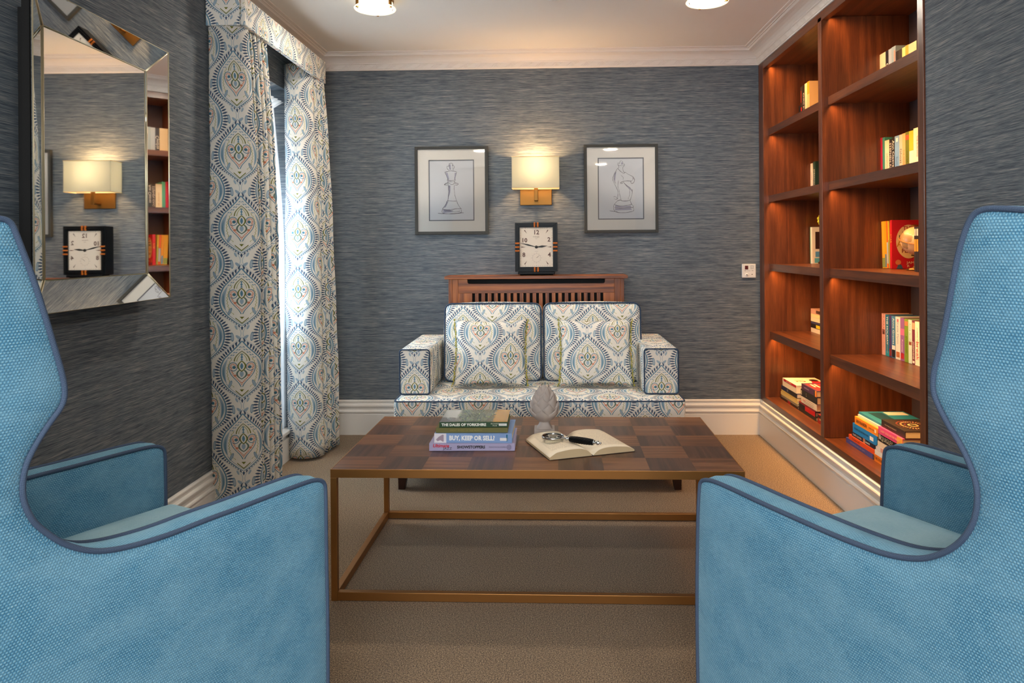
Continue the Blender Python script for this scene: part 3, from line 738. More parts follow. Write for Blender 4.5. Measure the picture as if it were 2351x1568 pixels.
for lb, y0, y1, th, c, tt, pt, dx in [
    ('orange book with black letters at the foot of the pile beside the armchair', 2.925, 3.166, .030, '#ee7f17', [('THE STORY OF FOOTBALL', '#3a1c08', .0165, .42)], (), 0),
    ('white book second from the foot of the pile beside the armchair', 2.930, 3.160, .020, '#e3ddd2', (), (), 0),
    ('white book with faded pictures in the pile beside the armchair', 2.925, 3.150, .022, '#d9d6d0', (), [('#8fb4b8', 's', (.1, .3, .9, .55)), ('#dba08c', 's', (.1, .65, .9, .8))], 0),
    ('cream book below the black one in the pile beside the armchair', 2.920, 3.132, .022, '#dccdb2', (), (), 0),
    ('black paperback with large cream capitals in the pile beside the armchair', 2.915, 3.122, .033, '#17161a', [('QUIGLEY', '#e8dcae', .026, .36)], [('#cbb89a', 's', (.1, .90, .7, .99))], 0),
    ('pink and orange paperback high in the pile beside the armchair', 2.905, 3.116, .031, '#d8457c', [('CARRY SOUL IN THE NIGHT', '#e9b08c', .0135, .49)], [('#e8a03c', 's', (0, 0, 1, .22))], -.004),
    ('thick dark brown book with a ringed emblem, topping the pile beside the armchair', 2.900, 3.104, .030, '#241a17', [('THE STARS OF MIDNIGHT', '#8a7a6c', .009, .40)], (), .004)]:
    t = book(lb, (1.390+dx, y0, z), th, y1-y0, .155, c, 'lie', group=g, titles=tt, patches=pt, pages='page_edge'); z += th+.0006
for r0, c in ((.058, '#8a3a2c'), (.044, '#c9a06a'), (.030, '#5a2a2a'), (.016, '#d8b878')):
    b = MB(); n_ = 30
    for i in range(n_):
        a = 2*PI*i/n_; b.box((-.0035, -.0025, 0), (.0035, .0025, .0004+.0001*(r0 < .05))); b.xf(Matrix.Translation((.08+r0*math.cos(a), .10+r0*1.2*math.sin(a), .0302)) @ Matrix.Rotation(a, 4, 'Z'), len(b.v)-8)
    b.build('cover_emblem', paint(c), t)

# ---- farther bay
g = 'books on the bottom shelf of the farther bay, pile by its far end'
z = .2495
for lb, y0, y1, th, c, tt, pt in [
    ('thin dark book at the foot of the corner pile of the farther bay', 4.145, 4.450, .014, '#3a2c22', (), [('#b0202a', 's', (0, .4, 1, .55))]),
    ('thin grey book near the foot of the corner pile of the farther bay', 4.150, 4.430, .012, '#8f8874', (), ()),
    ('pale yellow book in the middle of the corner pile of the farther bay', 4.150, 4.440, .018, '#e3c97c', (), ()),
    ('thin yellow book under the navy one in the corner pile of the farther bay', 4.155, 4.430, .013, '#d9bb62', (), ()),
    ('navy and black book below the thick cream one', 4.155, 4.430, .026, '#1f2f52', [('IA', '#c9c0a6', .022, .42)], [('#1c1c1e', 's', (0, 0, 1, .48))]),
    ('thick cream book with a red band, on top of the corner pile, farther bay', 4.160, 4.405, .046, '#eadcc0', (), [('#b3182a', 's', (.02, .02, .32, .92))])]:
    t = book(lb, (1.395, y0, z), th, y1-y0, .19, c, 'lie', group=g, titles=tt, patches=pt, pages='page'); z += th+.0005
b = MB().text('15', .08, Matrix(((0, -1, 0, .07), (-1, 0, 0, .14), (0, 0, 1, .0465), (0, 0, 0, 1)))); b.build('title', paint('#cc2c2c'), t)
b = MB().text('READ MY MEMORY', .011, Matrix(((0, 0, -1, -.0012), (-1, 0, 0, .13), (0, 1, 0, .038), (0, 0, 0, 1)))); b.build('title', paint('#e8b8a8'), t)
b = MB().quad([(.10, .02, .0465), (.18, .02, .0465), (.18, .11, .0465), (.13, .13, .0465)]); b.build('cover_print', paint('#c8202c'), t)
b = MB().quad([(.15+.025*math.cos(a*.5), .15+.035*math.sin(a*.5), .0466) for a in range(13)]); b.build('cover_print', paint('#3c2018'), t)
g = 'books on the bottom shelf of the farther bay, pile by its near end'
z = .2495
for lb, y0, y1, th, c, tt, pt, dx in [
    ('thin black-green book at the foot of the divider pile of the farther bay', 3.865, 4.130, .020, '#2c2f28', (), (), 0),
    ('black and scarlet book second from the foot of the divider pile of the farther bay', 3.870, 4.120, .024, '#1c1416', (), [('#d4141c', 's', (0, .02, 1, .62))], 0),
    ('thin crimson book in the divider pile of the farther bay', 3.872, 4.118, .010, '#8c1c2c', (), (), 0),
    ('white book with lines of small red print in the divider pile of the farther bay', 3.850, 4.085, .034, '#e6dbc6', [('CONCISE', '#c8443c', .011, .2)], [('#a59a8c', 's', (.2, .2, .26, .7)), ('#a59a8c', 's', (.5, .2, .56, .85)), ('#a59a8c', 's', (.74, .2, .8, .85))], 0),
    ('thick black hardback with an L on its spine, divider pile of farther bay', 3.845, 4.090, .038, '#17181a', [('L', '#b8ac90', .026, .36)], [('#cbbfa8', 's', (.2, .93, .8, .98))], 0),
    ('purple and orange book on top of the divider pile of the farther bay', 3.850, 4.078, .032, '#4a2a4c', [('WATERLAND', '#a79ab4', .012, .35)], [('#e08a34', 's', (0, 0, 1, .1)), ('#1d2436', 's', (0, .1, 1, .16))], 0)]:
    t = book(lb, (1.395+dx, y0, z), th, y1-y0, .16, c, 'lie', group=g, titles=tt, patches=pt, pages='page_edge'); z += th+.0005
b = MB().box((.01, .02, .0322), (.15, .2, .0326)); b.build('cover_print', paint('#a02a28'), t)
b = MB().box((.03, .11, .0326), (.04, .19, .0329)).box((.05, .10, .0326), (.06, .19, .0329)); b.build('cover_print', paint('#f0ddc4'), t)
t = book('red and brown book lying beside the divider, bottom of the farther bay', (1.395, 3.60, .2495), .045, .235, .15, '#a8231c', 'lie', group=g, patches=[('#3a2018', 's', (.0, 0, .35, 1)), ('#d9a86c', 's', (.4, .3, .6, .9))])
g = 'books stacked on the fourth shelf of the farther bay'
z = .6505
for lb, th, c, pt in [('white book at the foot of the pile on the fourth shelf, farther bay', .026, '#e0d2bc', ()), ('black book with yellow letters in the farther fourth shelf pile', .024, '#1c1a18', [('#d8c42c', 's', (.1, .05, .9, .6))]),
                      ('dark blue-grey book in the farther fourth shelf pile', .014, '#3a3f5c', ()), ('cream book in the farther fourth shelf pile', .024, '#e8d9b8', ()),
                      ('pale yellow book in the farther fourth shelf pile', .020, '#efd99c', ()), ('pinkish book with a small portrait on top of the farther fourth shelf pile', .030, '#cf9c84', [('#4a2c24', 's', (.2, .3, .8, .6))])]:
    book(lb, (1.585, 4.245, z), th, .215, .13, c, 'lie', group=g, patches=pt); z += th+.0006
g = 'books on the third shelf of the farther bay'
book('thin green hardback at the far end of the third shelf, farther bay', (1.588, 4.462, 1.063), .012, .222, .13, '#2f8a72', group=g)
t = book('white paperback with a portrait on its cover, third shelf of the farther bay', (1.586, 4.430, 1.063), .028, .220, .135, '#efe6d4', group=g,
         titles=[('Jeane', '#2c2420', .020, (.5, .93), {'face': 'f'}), ('Onda', '#e0482a', .026, (.50, .47), {'face': 'f', 'shear': .2})], patches=[('#3a1f18', 'f', (.14, .40, .98, .87)), ('#5c9cc8', 'f', (.14, .18, .98, .33)), ('#5fb4c8', 'f', (.1, .02, .98, .15))])
b = MB().quad(disc(.072, .142, .028, .036, -.0008)); b.build('cover_portrait', paint('#a8643c'), t)
b = MB().quad(disc(.072, .134, .020, .028, -.0012)); b.build('cover_portrait', paint('#d08a60'), t)
g = 'books on the second shelf of the farther bay'
book('white paperback at the far end of the second shelf, farther bay', (1.594, 4.440, 1.479), .034, .190, .12, '#e8d8c4', group=g, titles=[('HARRIS', '#8a6a5a', .014, .6)])
book('dark green paperback beside the white one, second shelf of the farther bay', (1.594, 4.392, 1.479), .036, .196, .12, '#1d3a30', group=g, titles=[('STEADMAN', '#e8dcc4', .02, .5)])
g = 'books on the top shelf of the farther bay'
for lb, y, th, c, h, tt, pt in [('short black book at the corner end of the top shelf, farther bay', 4.425, .030, '#0d0c0c', .13, (), ()), ('black paperback with red marks on the top shelf, farther bay', 4.390, .034, '#2a221a', .236, (), [('#c81e1c', 's', (.3, .35, .8, .48)), ('#b03428', 's', (.5, .6, .8, .9))]),
                            ('black paperback with bold cream capitals, top shelf of the farther bay', 4.352, .036, '#15110e', .238, [('CHRIS RYAN', '#efe2c4', .026, .5)], ()), ('pale cream paperback, top shelf of the farther bay', 4.312, .038, '#ecd6ae', .240, (), ()),
                            ('orange-topped paperback next to the divider, top shelf of the farther bay', 4.272, .038, '#eab978', .242, (), [('#e79a1c', 's', (0, .7, 1, 1))])]:
    book(lb, (1.520, y, 1.887), th, h, .13, c, group=g, titles=tt, patches=pt)
# yellow-green ornament standing on the divider end of the third shelf
or_ = thing('yellow_ornament', 'yellow-green knobbly ornament above the portrait paperback, farther bay', 'ornament', (1.640, 4.395, 1.063))
b = MB(); n_ = 0
b.lathe([(0, 0), (.030, 0), (.030, .01), (.010, .02), (.008, .235), (0, .235)], (0, .0, 0), 20); b.build('stem', 'brass', or_)
b = MB()
for i in range(26):
    ph = math.acos(1-2*(i+.5)/26); th = i*2.4; c = (.026*math.sin(ph)*math.cos(th), .026*math.sin(ph)*math.sin(th), .262+.030*math.cos(ph))
    b.lathe([(.011*math.sin(PI*k/5), -.011*math.cos(PI*k/5)) for k in range(6)], c, 8)
b.build('head', paint('#c9cc2c'), or_)

# ================================================================ radiator cover and what stands on it
rc = thing('radiator_cover', 'walnut radiator cover with upright slats on the back wall behind the sofa', 'radiator cover', (-.079, 4.47, 0))
def rp(t, name, b, m, bev=.0015, **k): return rel(b, t).build(name, m, t, bevel=bev, **k)
rp(rc, 'top', MB().box((-.628, 4.355, .985), (.470, 4.577, 1.003), 0), 'walnut_cover')
for x in (-.606, .427): rp(rc, 'side_post', MB().box((x, 4.372, 0), (x+.022 if x < 0 else x+.022, 4.576, .984), 2), 'walnut_cover')
for x0, x1 in ((-.584, -.548), (.391, .427)): rp(rc, 'front_stile', MB().box((x0, 4.374, 0), (x1, 4.392, .984), 2), 'walnut_cover')
poly = [(-.548, .984), (-.492, .984), (-.491, .972)]+[(-.478+.013*math.cos(math.radians(a)), .969+.013*math.sin(math.radians(a))) for a in range(180, 271, 15)]
poly += [(.322+.013*math.cos(math.radians(a)), .969+.013*math.sin(math.radians(a))) for a in range(270, 361, 15)]+[(.336, .984), (.391, .984), (.391, .899), (-.548, .899)]
b = MB(); k = len(poly)
for y, rv in ((4.376, 1), (4.390, 0)):
    n = len(b.v); b.v += [(p[0], y, p[1]) for p in poly]; idx = list(range(n, n+k)); uv = [(p[1], p[0]) for p in poly]
    if rv: idx.reverse(); uv.reverse()
    b.face(idx, uv)
for i in range(k): j = (i+1) % k; b.face([i, j, k+j, k+i], [(0, 0), (0, .05), (.014, .05), (.014, 0)])
rp(rc, 'front_rail', b, 'walnut_cover', .001)
b = MB(); xs = [-.463+i*.03855 for i in range(21)]; e = [-.548]+[q for x in xs for q in (x, x+.0165)]+[.391]
for i in range(0, len(e), 2): b.box((e[i], 4.376, .16), (e[i+1], 4.390, .899), 2)
rp(rc, 'front_slats', b, 'walnut_cover', .001)
rp(rc, 'bottom_rail', MB().box((-.548, 4.376, 0), (.391, 4.390, .16), 0), 'walnut_cover')
rp(rc, 'slot_shade_sheet', MB().box((-.580, 4.42, .01), (.423, 4.43, .980)), 'black', 0)  # black sheet stands in for the shade behind the slots

ck = thing('mantel_clock', 'black rectangular clock with amber corner bars on top of the radiator cover', 'clock', (-.076, 4.45, 1.0035))
cx = -.0755; z0, z1 = 1.026, 1.323
b = MB().box((cx-.1, 4.415, 1.0037), (cx+.1, 4.475, 1.012)).box((cx-.112, 4.405, 1.010), (cx+.112, 4.485, 1.026)); rp(ck, 'base', b, 'black_lacquer', .004)
b = MB().box((cx-.128, 4.418, z0), (cx+.128, 4.500, z1))
rp(ck, 'case', b, 'black_lacquer', .003)
b = MB()
for i, (w0, w1, yy) in enumerate(((.129, .118, 4.408), (.118, .109, 4.402), (.109, .100, 4.410))):
    h0, h1 = w0+.0195, w1+.0195; zc = (z0+z1)/2
    for a, c in (((-w0, -h0), (-w1, h0)), ((w1, -h0), (w0, h0)), ((-w1, h1), (w1, h0)), ((-w1, -h0), (w1, -h1))):
        b.box((cx+a[0], yy, zc+a[1]), (cx+c[0], 4.418, zc+c[1]))
rp(ck, 'front_moulding', b, 'black_lacquer', .0008)
zc = (z0+z1)/2+.001
b = MB().box((cx-.101, 4.4160, zc-.122), (cx+.101, 4.4178, zc+.122)); dial = rp(ck, 'dial', b, 'dial', 0)
TF = lambda x, z, y=4.4153: Matrix(((1, 0, 0, x-ck.location.x), (0, 0, -1, y-ck.location.y), (0, 1, 0, z-ck.location.z), (0, 0, 0, 1)))
b = MB()
for s_t, dx, dz in (('12', .000, .088), ('10', -.072, .040), ('2', .077, .044), ('8', -.076, -.048), ('4', .079, -.048)): b.text(s_t, .036, TF(cx+dx, zc+dz), bold=.0010)
b.build('numerals', 'dial_ink', dial)
b = MB().text('PHENIX', .0115, TF(cx, zc+.061)).text('PARIS', .006, TF(cx, zc+.050)).text('seconds', .006, TF(cx, zc-.026))
for a in range(60):
    an = 2*PI*a/60; q = max(abs(math.sin(an))/.095, abs(math.cos(an))/.114); x, z = math.sin(an)/q, math.cos(an)/q; r = .0013 if a % 5 else .002
    n = len(b.v); b.box((-r, -.0002, -r), (r, 0, r)); b.xf(TF(cx+x, zc+z) @ Matrix.Rotation(PI/2, 4, 'X'), n)
for a in range(12):
    n = len(b.v); b.box((-.0005, .025, 0), (.0005, .0345 if a % 3 == 0 else .031, .0002)); b.xf(TF(cx+.001, zc-.066) @ Matrix.Rotation(2*PI*a/12, 4, 'Z'), n)
for i in range(36):
    n = len(b.v); b.box((-.0024, .0245, 0), (.0024, .0252, .0002)); b.xf(TF(cx+.001, zc-.066) @ Matrix.Rotation(2*PI*i/36, 4, 'Z'), n)
b.build('dial_print', 'dial_print', dial)
b = MB()
for dx, dz in ((-.064, .092), (.064, .092), (-.064, -.094), (.064, -.094), (-.078, 0), (.078, 0)):
    n = len(b.v); an = math.atan2(dx, dz) if dz else (PI/2 if dx > 0 else -PI/2); sgn = -1
    b.quad([(0, -.014, 0), (.0032, .013, 0), (-.0032, .013, 0)]); b.xf(TF(cx+dx, zc+dz) @ Matrix.Rotation(-an, 4, 'Z'), n)
b.build('hour_markers', 'dial_ink', dial)
for nm, an, ln, w in (('hour_hand', -84.5, .070, .0062), ('minute_hand', 75.5, .104, .0045)):
    b = MB(); b.quad([(-.0012, 0, 0), (-w, ln*.5, 0), (0, ln, 0), (w, ln*.5, 0), (.0012, 0, 0)][::-1]); b.quad([(0, 0, .0006), (w, ln*.5, .0006), (0, ln, .0006), (-w, ln*.5, .0006)])
    b.xf(TF(cx, zc, 4.4140) @ Matrix.Rotation(math.radians(an), 4, 'Z')); b.build(nm, 'ink_black', ck)
b = MB().quad([(-.0008, 0, 0), (.0008, 0, 0), (.0004, .024, 0), (-.0004, .024, 0)]); b.xf(TF(cx+.001, zc-.066, 4.4150) @ Matrix.Rotation(math.radians(-48), 4, 'Z')); b.build('second_hand', 'ink_black', ck)
b = MB(); n = 0; b.lathe([(0, .004), (.0045, .004), (.009, .003), (.009, 0)], segs=20); b.xf(TF(cx, zc, 4.4138)); b.build('hub', 'ink_black', ck)
for dx, dz, w, h in [(-.012, .135, .010, .030), (.008, .135, .010, .030), (-.012, -.136, .010, .030), (.008, -.136, .010, .030)]+[(s*.1145, q, .028, .010) for s in (-1, 1) for q in (-.023, 0, .023)]:
    b = MB().box((cx+dx-w/2+.002*(w < .02), 4.3985, zc+dz-h/2), (cx+dx+w/2+.002*(w < .02), 4.4100, zc+dz+h/2)); rp(ck, 'amber_bar', b, 'amber_inlay', .003)

# ================================================================ wall lamp
wl = thing('wall_lamp', 'brass wall lamp with a cream box shade, lit, between the two pictures', 'wall lamp', (-.078, 4.577, 1.5))
b = MB().box((-.178, 4.566, 1.437), (.022, 4.577, 1.560)); rp(wl, 'back_plate', b, 'brass', .003)
b = MB().box((-.088, 4.500, 1.462), (-.064, 4.566, 1.474)).box((-.088, 4.494, 1.462), (-.064, 4.506, 1.580)).box((-.085, 4.49, 1.575), (-.067, 4.51, 1.60)); rp(wl, 'arm', b, 'brass', .002)
b = MB(); z0, z1 = 1.536, 1.727; xa, xb, ya, yb = -.2225, .0675, 4.435, 4.562; t_ = .0018
b.box((xa, ya, z0), (xb, ya+t_, z1)); b.box((xa, yb-t_, z0), (xb, yb, z1)); b.box((xa, ya+t_, z0), (xa+t_, yb-t_, z1)); b.box((xb-t_, ya+t_, z0), (xb, yb-t_, z1))
rp(wl, 'shade', b, 'lamp_shade', 0)
b = MB()
for z in (z0, z1): b.box((xa-.001, ya-.001, z-.002), (xb+.001, ya+.001, z+.002)); b.box((xa-.001, ya, z-.002), (xa+.001, yb, z+.002)); b.box((xb-.001, ya, z-.002), (xb+.001, yb, z+.002))
rp(wl, 'shade_trim', b, paint('#d8bd8a'), 0)
b = MB().lathe([(.022*math.sin(PI*i/10)*(1 if i > 4 else .9), .028*-math.cos(PI*i/10)) for i in range(11)], (-.076, 4.500, 1.655), 16)
mat('bulb', '#fff2d8', .4, emis=(1.0, .74, .42, 1), es=20.0); rp(wl, 'bulb', b, 'bulb', 0)
point('wall_lamp_light', (-.076, 4.500, 1.664), 19, (1.0, .60, .27), .034)

# ================================================================ pictures
def strip(b, P, w, org, y, closed=False):
    """a pencil stroke: a thin flat ribbon lying on the paper"""
    V = [Vector((p[0], p[1])) for p in P]; m = len(V)
    for i in range(m-1):
        d = (V[i+1]-V[i]);
        if d.length < 1e-6: continue
        n = Vector((-d.y, d.x)).normalized()*w*(.8+.2*math.sin(i*.6)); a = V[i]-d*.1; c = V[i+1]+d*.1
        b.quad([(org[0]+p.x, y, org[1]+p.y) for p in (a+n, a-n, c-n, c+n)])
def picture(name, label, x0, x1, z0, z1, mx0, mx1, mz0, mz1, ix0, ix1, iz0, iz1, strokes, soft, org, sc, c0):
    t = thing(name, label, 'picture', ((x0+x1)/2, YB-.001, (z0+z1)/2), group=None); ys = 4.556
    for a, c in (((x0, z0), (mx0, z1)), ((mx1, z0), (x1, z1)), ((mx0, mz1), (mx1, z1)), ((mx0, z0), (mx1, mz0))):
        rp(t, 'frame_side', MB().box((a[0], ys-.003, a[1]), (c[0], YB-.001, c[1]), 2), 'frame_grey', .0015)
    b = MB()
    for a, c in (((mx0, mz0), (ix0, mz1)), ((ix1, mz0), (mx1, mz1)), ((ix0, iz1), (ix1, mz1)), ((ix0, mz0), (ix1, iz0))): b.box((a[0], 4.5660, a[1]), (c[0], 4.5685, c[1]))
    rp(t, 'mount', b, 'mount', 0)
    b = MB(); e = .006
    for a, c in (((ix0, iz0), (ix0+e, iz1)), ((ix1-e, iz0), (ix1, iz1)), ((ix0+e, iz1-e), (ix1-e, iz1)), ((ix0+e, iz0), (ix1-e, iz0+e))): b.box((a[0], 4.5670, a[1]), (c[0], 4.5690, c[1]))
    rp(t, 'mount_slip', b, 'slip_grey', 0)
    rp(t, 'paper', MB().box((ix0, 4.5700, iz0), (ix1, 4.5720, iz1)), 'paper_white', 0)
    cv = lambda P: [((p[0]-c0[0])*sc, -(p[1]-c0[1])*sc) for p in P]
    b = MB()
    for P in soft: b.quad([(org[0]+q[0], 4.5697, org[1]+q[1]) for q in cv(P)])
    rp(t, 'shading', b, 'pencil_soft', 0)
    b = MB()
    for w, P in strokes:
        Q = [(v.x, v.y) for v in catmull([(q[0], q[1], 0) for q in cv(P)], 5)] if len(P) > 2 else cv(P)
        strip(b, Q, w*.00085, org, 4.5694); strip(b, [(q[0]+.0012*math.sin(i*.9+w*7), q[1]+.0010*math.cos(i*.7)) for i, q in enumerate(Q)], w*.00045, org, 4.5693)
    rp(t, 'drawing', b, 'pencil', 0)
    rp(t, 'glass', MB().box((mx0, 4.5600, mz0), (mx1, 4.5615, mz1)), 'picture_glass', 0)
KING = [(1.2, [(632, 400), (600, 365), (598, 325), (628, 318), (632, 280), (668, 268), (700, 280), (700, 310), (725, 318), (722, 358), (705, 372), (715, 392)]), (1.0, [(650, 280), (640, 330), (655, 380)]), (.8, [(690, 290), (700, 340), (690, 380)]),
        (1.6, [(560, 430), (600, 418), (660, 408), (720, 412), (768, 425)]), (1.4, [(558, 432), (580, 480), (600, 530), (612, 572)]), (1.2, [(770, 428), (755, 480), (742, 530), (738, 575)]), (1.5, [(592, 572), (650, 580), (748, 576)]),
        (1.2, [(610, 585), (612, 610), (570, 632), (545, 655), (580, 665), (625, 650)]), (1.5, [(548, 655), (620, 628), (680, 655), (740, 630), (795, 638), (780, 660), (735, 662)]), (1.0, [(735, 590), (730, 612), (760, 622)]), (1.2, [(600, 612), (670, 600), (740, 606)]),
        (1.8, [(618, 665), (622, 740), (620, 820), (614, 900), (605, 945)]), (1.0, [(720, 668), (722, 740), (733, 830), (750, 900), (768, 950)]), (.9, [(640, 670), (645, 760), (628, 850)]), (1.4, [(585, 955), (620, 945), (680, 952), (765, 952)]),
        (1.3, [(588, 958), (570, 1010), (540, 1050), (510, 1085)]), (1.2, [(770, 955), (790, 1010), (820, 1060), (848, 1090)]), (.9, [(610, 960), (580, 1020), (545, 1070)]), (1.5, [(508, 1090), (560, 1105), (650, 1108), (760, 1090), (850, 1095)]),
        (1.4, [(508, 1100), (500, 1140), (515, 1165), (600, 1180), (720, 1175), (840, 1160), (852, 1110)]), (1.0, [(550, 1140), (650, 1128), (720, 1148), (830, 1130)]), (1.6, [(430, 1170), (520, 1175), (680, 1182), (860, 1165), (890, 1168)]), (1.2, [(530, 1120), (600, 1115), (700, 1125)])]
KSOFT = [[(632, 300), (665, 290), (668, 385), (640, 385)], [(572, 440), (605, 440), (635, 560), (612, 565)], [(735, 440), (758, 440), (742, 560), (728, 560)], [(620, 668), (655, 668), (650, 800), (622, 880)], [(520, 1100), (640, 1110), (700, 1150), (520, 1165)], [(590, 960), (612, 955), (570, 1060), (530, 1070)]]
KNIGHT = [(.9, [(652, 385), (655, 355), (680, 365), (690, 325), (715, 320), (735, 345), (735, 370), (762, 375), (755, 400)]), (.8, [(650, 390), (700, 400), (765, 402)]), (.9, [(655, 390), (668, 420), (655, 455)]), (.9, [(760, 402), (735, 430), (735, 470), (760, 520)]), (1.1, [(650, 440), (600, 520), (570, 590), (570, 650), (600, 720), (640, 800), (650, 860), (640, 960)]),
          (.9, [(625, 500), (588, 570), (592, 640), (610, 700)]), (1.1, [(655, 455), (700, 500), (745, 530), (775, 515), (820, 545), (900, 585)]), (1.4, [(900, 585), (925, 630), (918, 680), (880, 700), (862, 672), (880, 655)]), (1.2, [(895, 600), (905, 625), (890, 650)]),
          (1.5, [(865, 660), (800, 655), (740, 665), (695, 685), (700, 700), (730, 690)]), (1.2, [(740, 675), (790, 730), (850, 770), (880, 820), (890, 850)]), (1.0, [(890, 800), (885, 870), (870, 930), (855, 975)]), (.8, [(660, 650), (650, 740), (670, 830), (690, 930), (705, 980)]),
          (.8, [(760, 700), (800, 750), (840, 800), (845, 880), (820, 960)]), (1.0, [(575, 925), (600, 915), (630, 940), (620, 968), (585, 950)]), (1.7, [(640, 990), (690, 975), (720, 992), (800, 992), (860, 975)]), (1.1, [(640, 990), (580, 1060), (575, 1120), (600, 1165)]),
          (1.1, [(850, 990), (880, 1050), (905, 1080), (900, 1100), (915, 1140), (890, 1170)]), (1.3, [(590, 1050), (680, 1075), (800, 1065), (880, 1050)]), (1.4, [(590, 1105), (700, 1110), (820, 1105), (900, 1100)]), (1.6, [(580, 1160), (660, 1185), (760, 1190), (880, 1170)]), (1.3, [(510, 1155), (570, 1162), (640, 1175)]), (.7, [(700, 560), (740, 600), (735, 640)])]
NSOFT = [[(600, 1060), (700, 1080), (860, 1070), (870, 1100), (600, 1100)], [(600, 1115), (860, 1110), (880, 1140), (600, 1150)], [(705, 345), (735, 350), (730, 385), (710, 385)], [(600, 520), (625, 500), (600, 680), (580, 620)], [(755, 690), (850, 770), (880, 830), (840, 790)]]
picture('framed_print', 'grey-framed pencil drawing of a chess king on the back wall', -.839, -.376, 1.258, 1.811, -.821, -.397, 1.277, 1.794, -.753, -.466, 1.344, 1.728, KING, KSOFT, (-.611, 1.549), .000349, (670, 720))
picture('framed_print', 'grey-framed pencil drawing of a chess knight on the back wall', .224, .684, 1.261, 1.813, .242, .667, 1.278, 1.796, .310, .597, 1.344, 1.730, KNIGHT, NSOFT, (.454, 1.546), .000374, (700, 760))

# ================================================================ control plate on the back wall
tp = thing('wall_control', 'small white control plate on the back wall beside the bookcase', 'control panel', (1.243, YB-.001, 1.016))
rp(tp, 'plate', MB().box((1.201, 4.563, .974), (1.286, YB-.001, 1.060)), 'plastic_white', .003)
rp(tp, 'display', MB().box((1.218, 4.5615, 1.026), (1.238, 4.563, 1.049)), 'screen', 0)
b = MB()
for a, c in (((1.254, 1.030), (1.270, 1.0312)), ((1.254, 1.0488), (1.270, 1.050)), ((1.254, 1.030), (1.2552, 1.050)), ((1.2688, 1.030), (1.270, 1.050)), ((1.2614, 1.035), (1.2626, 1.045)), ((1.215, 1.0165), (1.225, 1.0185)), ((1.232, 1.0165), (1.252, 1.0178)), ((1.260, 1.0165), (1.270, 1.0185))): b.box((a[0], 4.5622, a[1]), (c[0], 4.5632, c[1]))
rp(tp, 'markings', b, paint('#4a4744'), 0)
b = MB().lathe([(0, .004), (.008, .004), (.010, .002), (.010, 0)], segs=24); b.xf(Matrix(((1, 0, 0, 1.229), (0, 0, -1, 4.563), (0, 1, 0, .993), (0, 0, 0, 1)))); rp(tp, 'button', b, paint('#f2f0ec'), 0)
b = MB().lathe([(0, .001), (.0035, .001), (.0035, 0)], segs=16)
b.xf(Matrix(((1, 0, 0, 1.229), (0, 0, -1, 4.5592), (0, 1, 0, .993), (0, 0, 0, 1)))); n = len(b.v); b.lathe([(0, .001), (.0028, .001), (.0028, 0)], segs=16); b.xf(Matrix(((1, 0, 0, 1.262), (0, 0, -1, 4.563), (0, 1, 0, .995), (0, 0, 0, 1))), n)
rp(tp, 'button_dot', b, paint('#2a2828'), 0)

# ================================================================ ceiling lamps and vent
def ceil_lamp(x, y, label, rot):
    t = thing('ceiling_light', label, 'ceiling light', (x, y, ZC), rot, 'round flush ceiling lights')
    MB().lathe([(0, 0), (.088, 0), (.090, -.004), (.090, -.012), (.084, -.015), (0, -.015)], segs=48).build('base_plate', 'brass', t)
    MB().lathe([(.081, -.045), (.086, -.037), (.086, -.016), (.078, -.016)], segs=48).build('diffuser_side', 'rim_glass', t)
    MB().lathe([(0, -.051), (.060, -.051), (.0805, -.0455), (.078, -.020), (0, -.020)], segs=48).build('diffuser', 'diffuser', t)
    MB().lathe([(.089, -.043), (.099, -.043), (.101, -.046), (.099, -.049), (.089, -.049), (.087, -.046), (.089, -.043)], segs=56).build('glass_rim', 'rim_glass', t)
    for i in range(3):
        b = MB().box((.082, -.005, -.054), (.097, .005, -.012)); b.xf(Matrix.Rotation(2*PI*i/3, 4, 'Z')).build('clip', 'brass', t, bevel=.001)
ceil_lamp(-.838, 3.530, 'lit round ceiling light on the window side of the room', math.radians(95))
ceil_lamp(.767, 3.510, 'lit round ceiling light on the bookcase side of the room', math.radians(-20))
ceil_lamp(-.822, .30, 'lit round ceiling light above the armchair by the mirror', 0); ceil_lamp(.752, .30, 'lit round ceiling light above the armchair by the bookcase', 0)
ceil_lamp(-.822, -1.3, 'added lit round ceiling light before the rear wall, window side', 0); ceil_lamp(.752, -1.3, 'added lit round ceiling light before the rear wall, bookcase side', 0)  # extra lamp row out of view, added to brighten walls and chairs
dv = thing('ceiling_vent', 'round white vent on the ceiling midway between the two front ceiling lights', 'vent', (.034, 3.455, ZC))
MB().lathe([(0, 0), (.083, 0), (.083, -.004), (.070, -.012), (.058, -.012), (.055, 0)], segs=48).build('ring', 'plastic_white', dv)
MB().lathe([(.006, 0), (.006, -.020), (.046, -.022), (.050, -.026), (.046, -.032), (0, -.036)], segs=40).build('disc', 'plastic_white', dv)

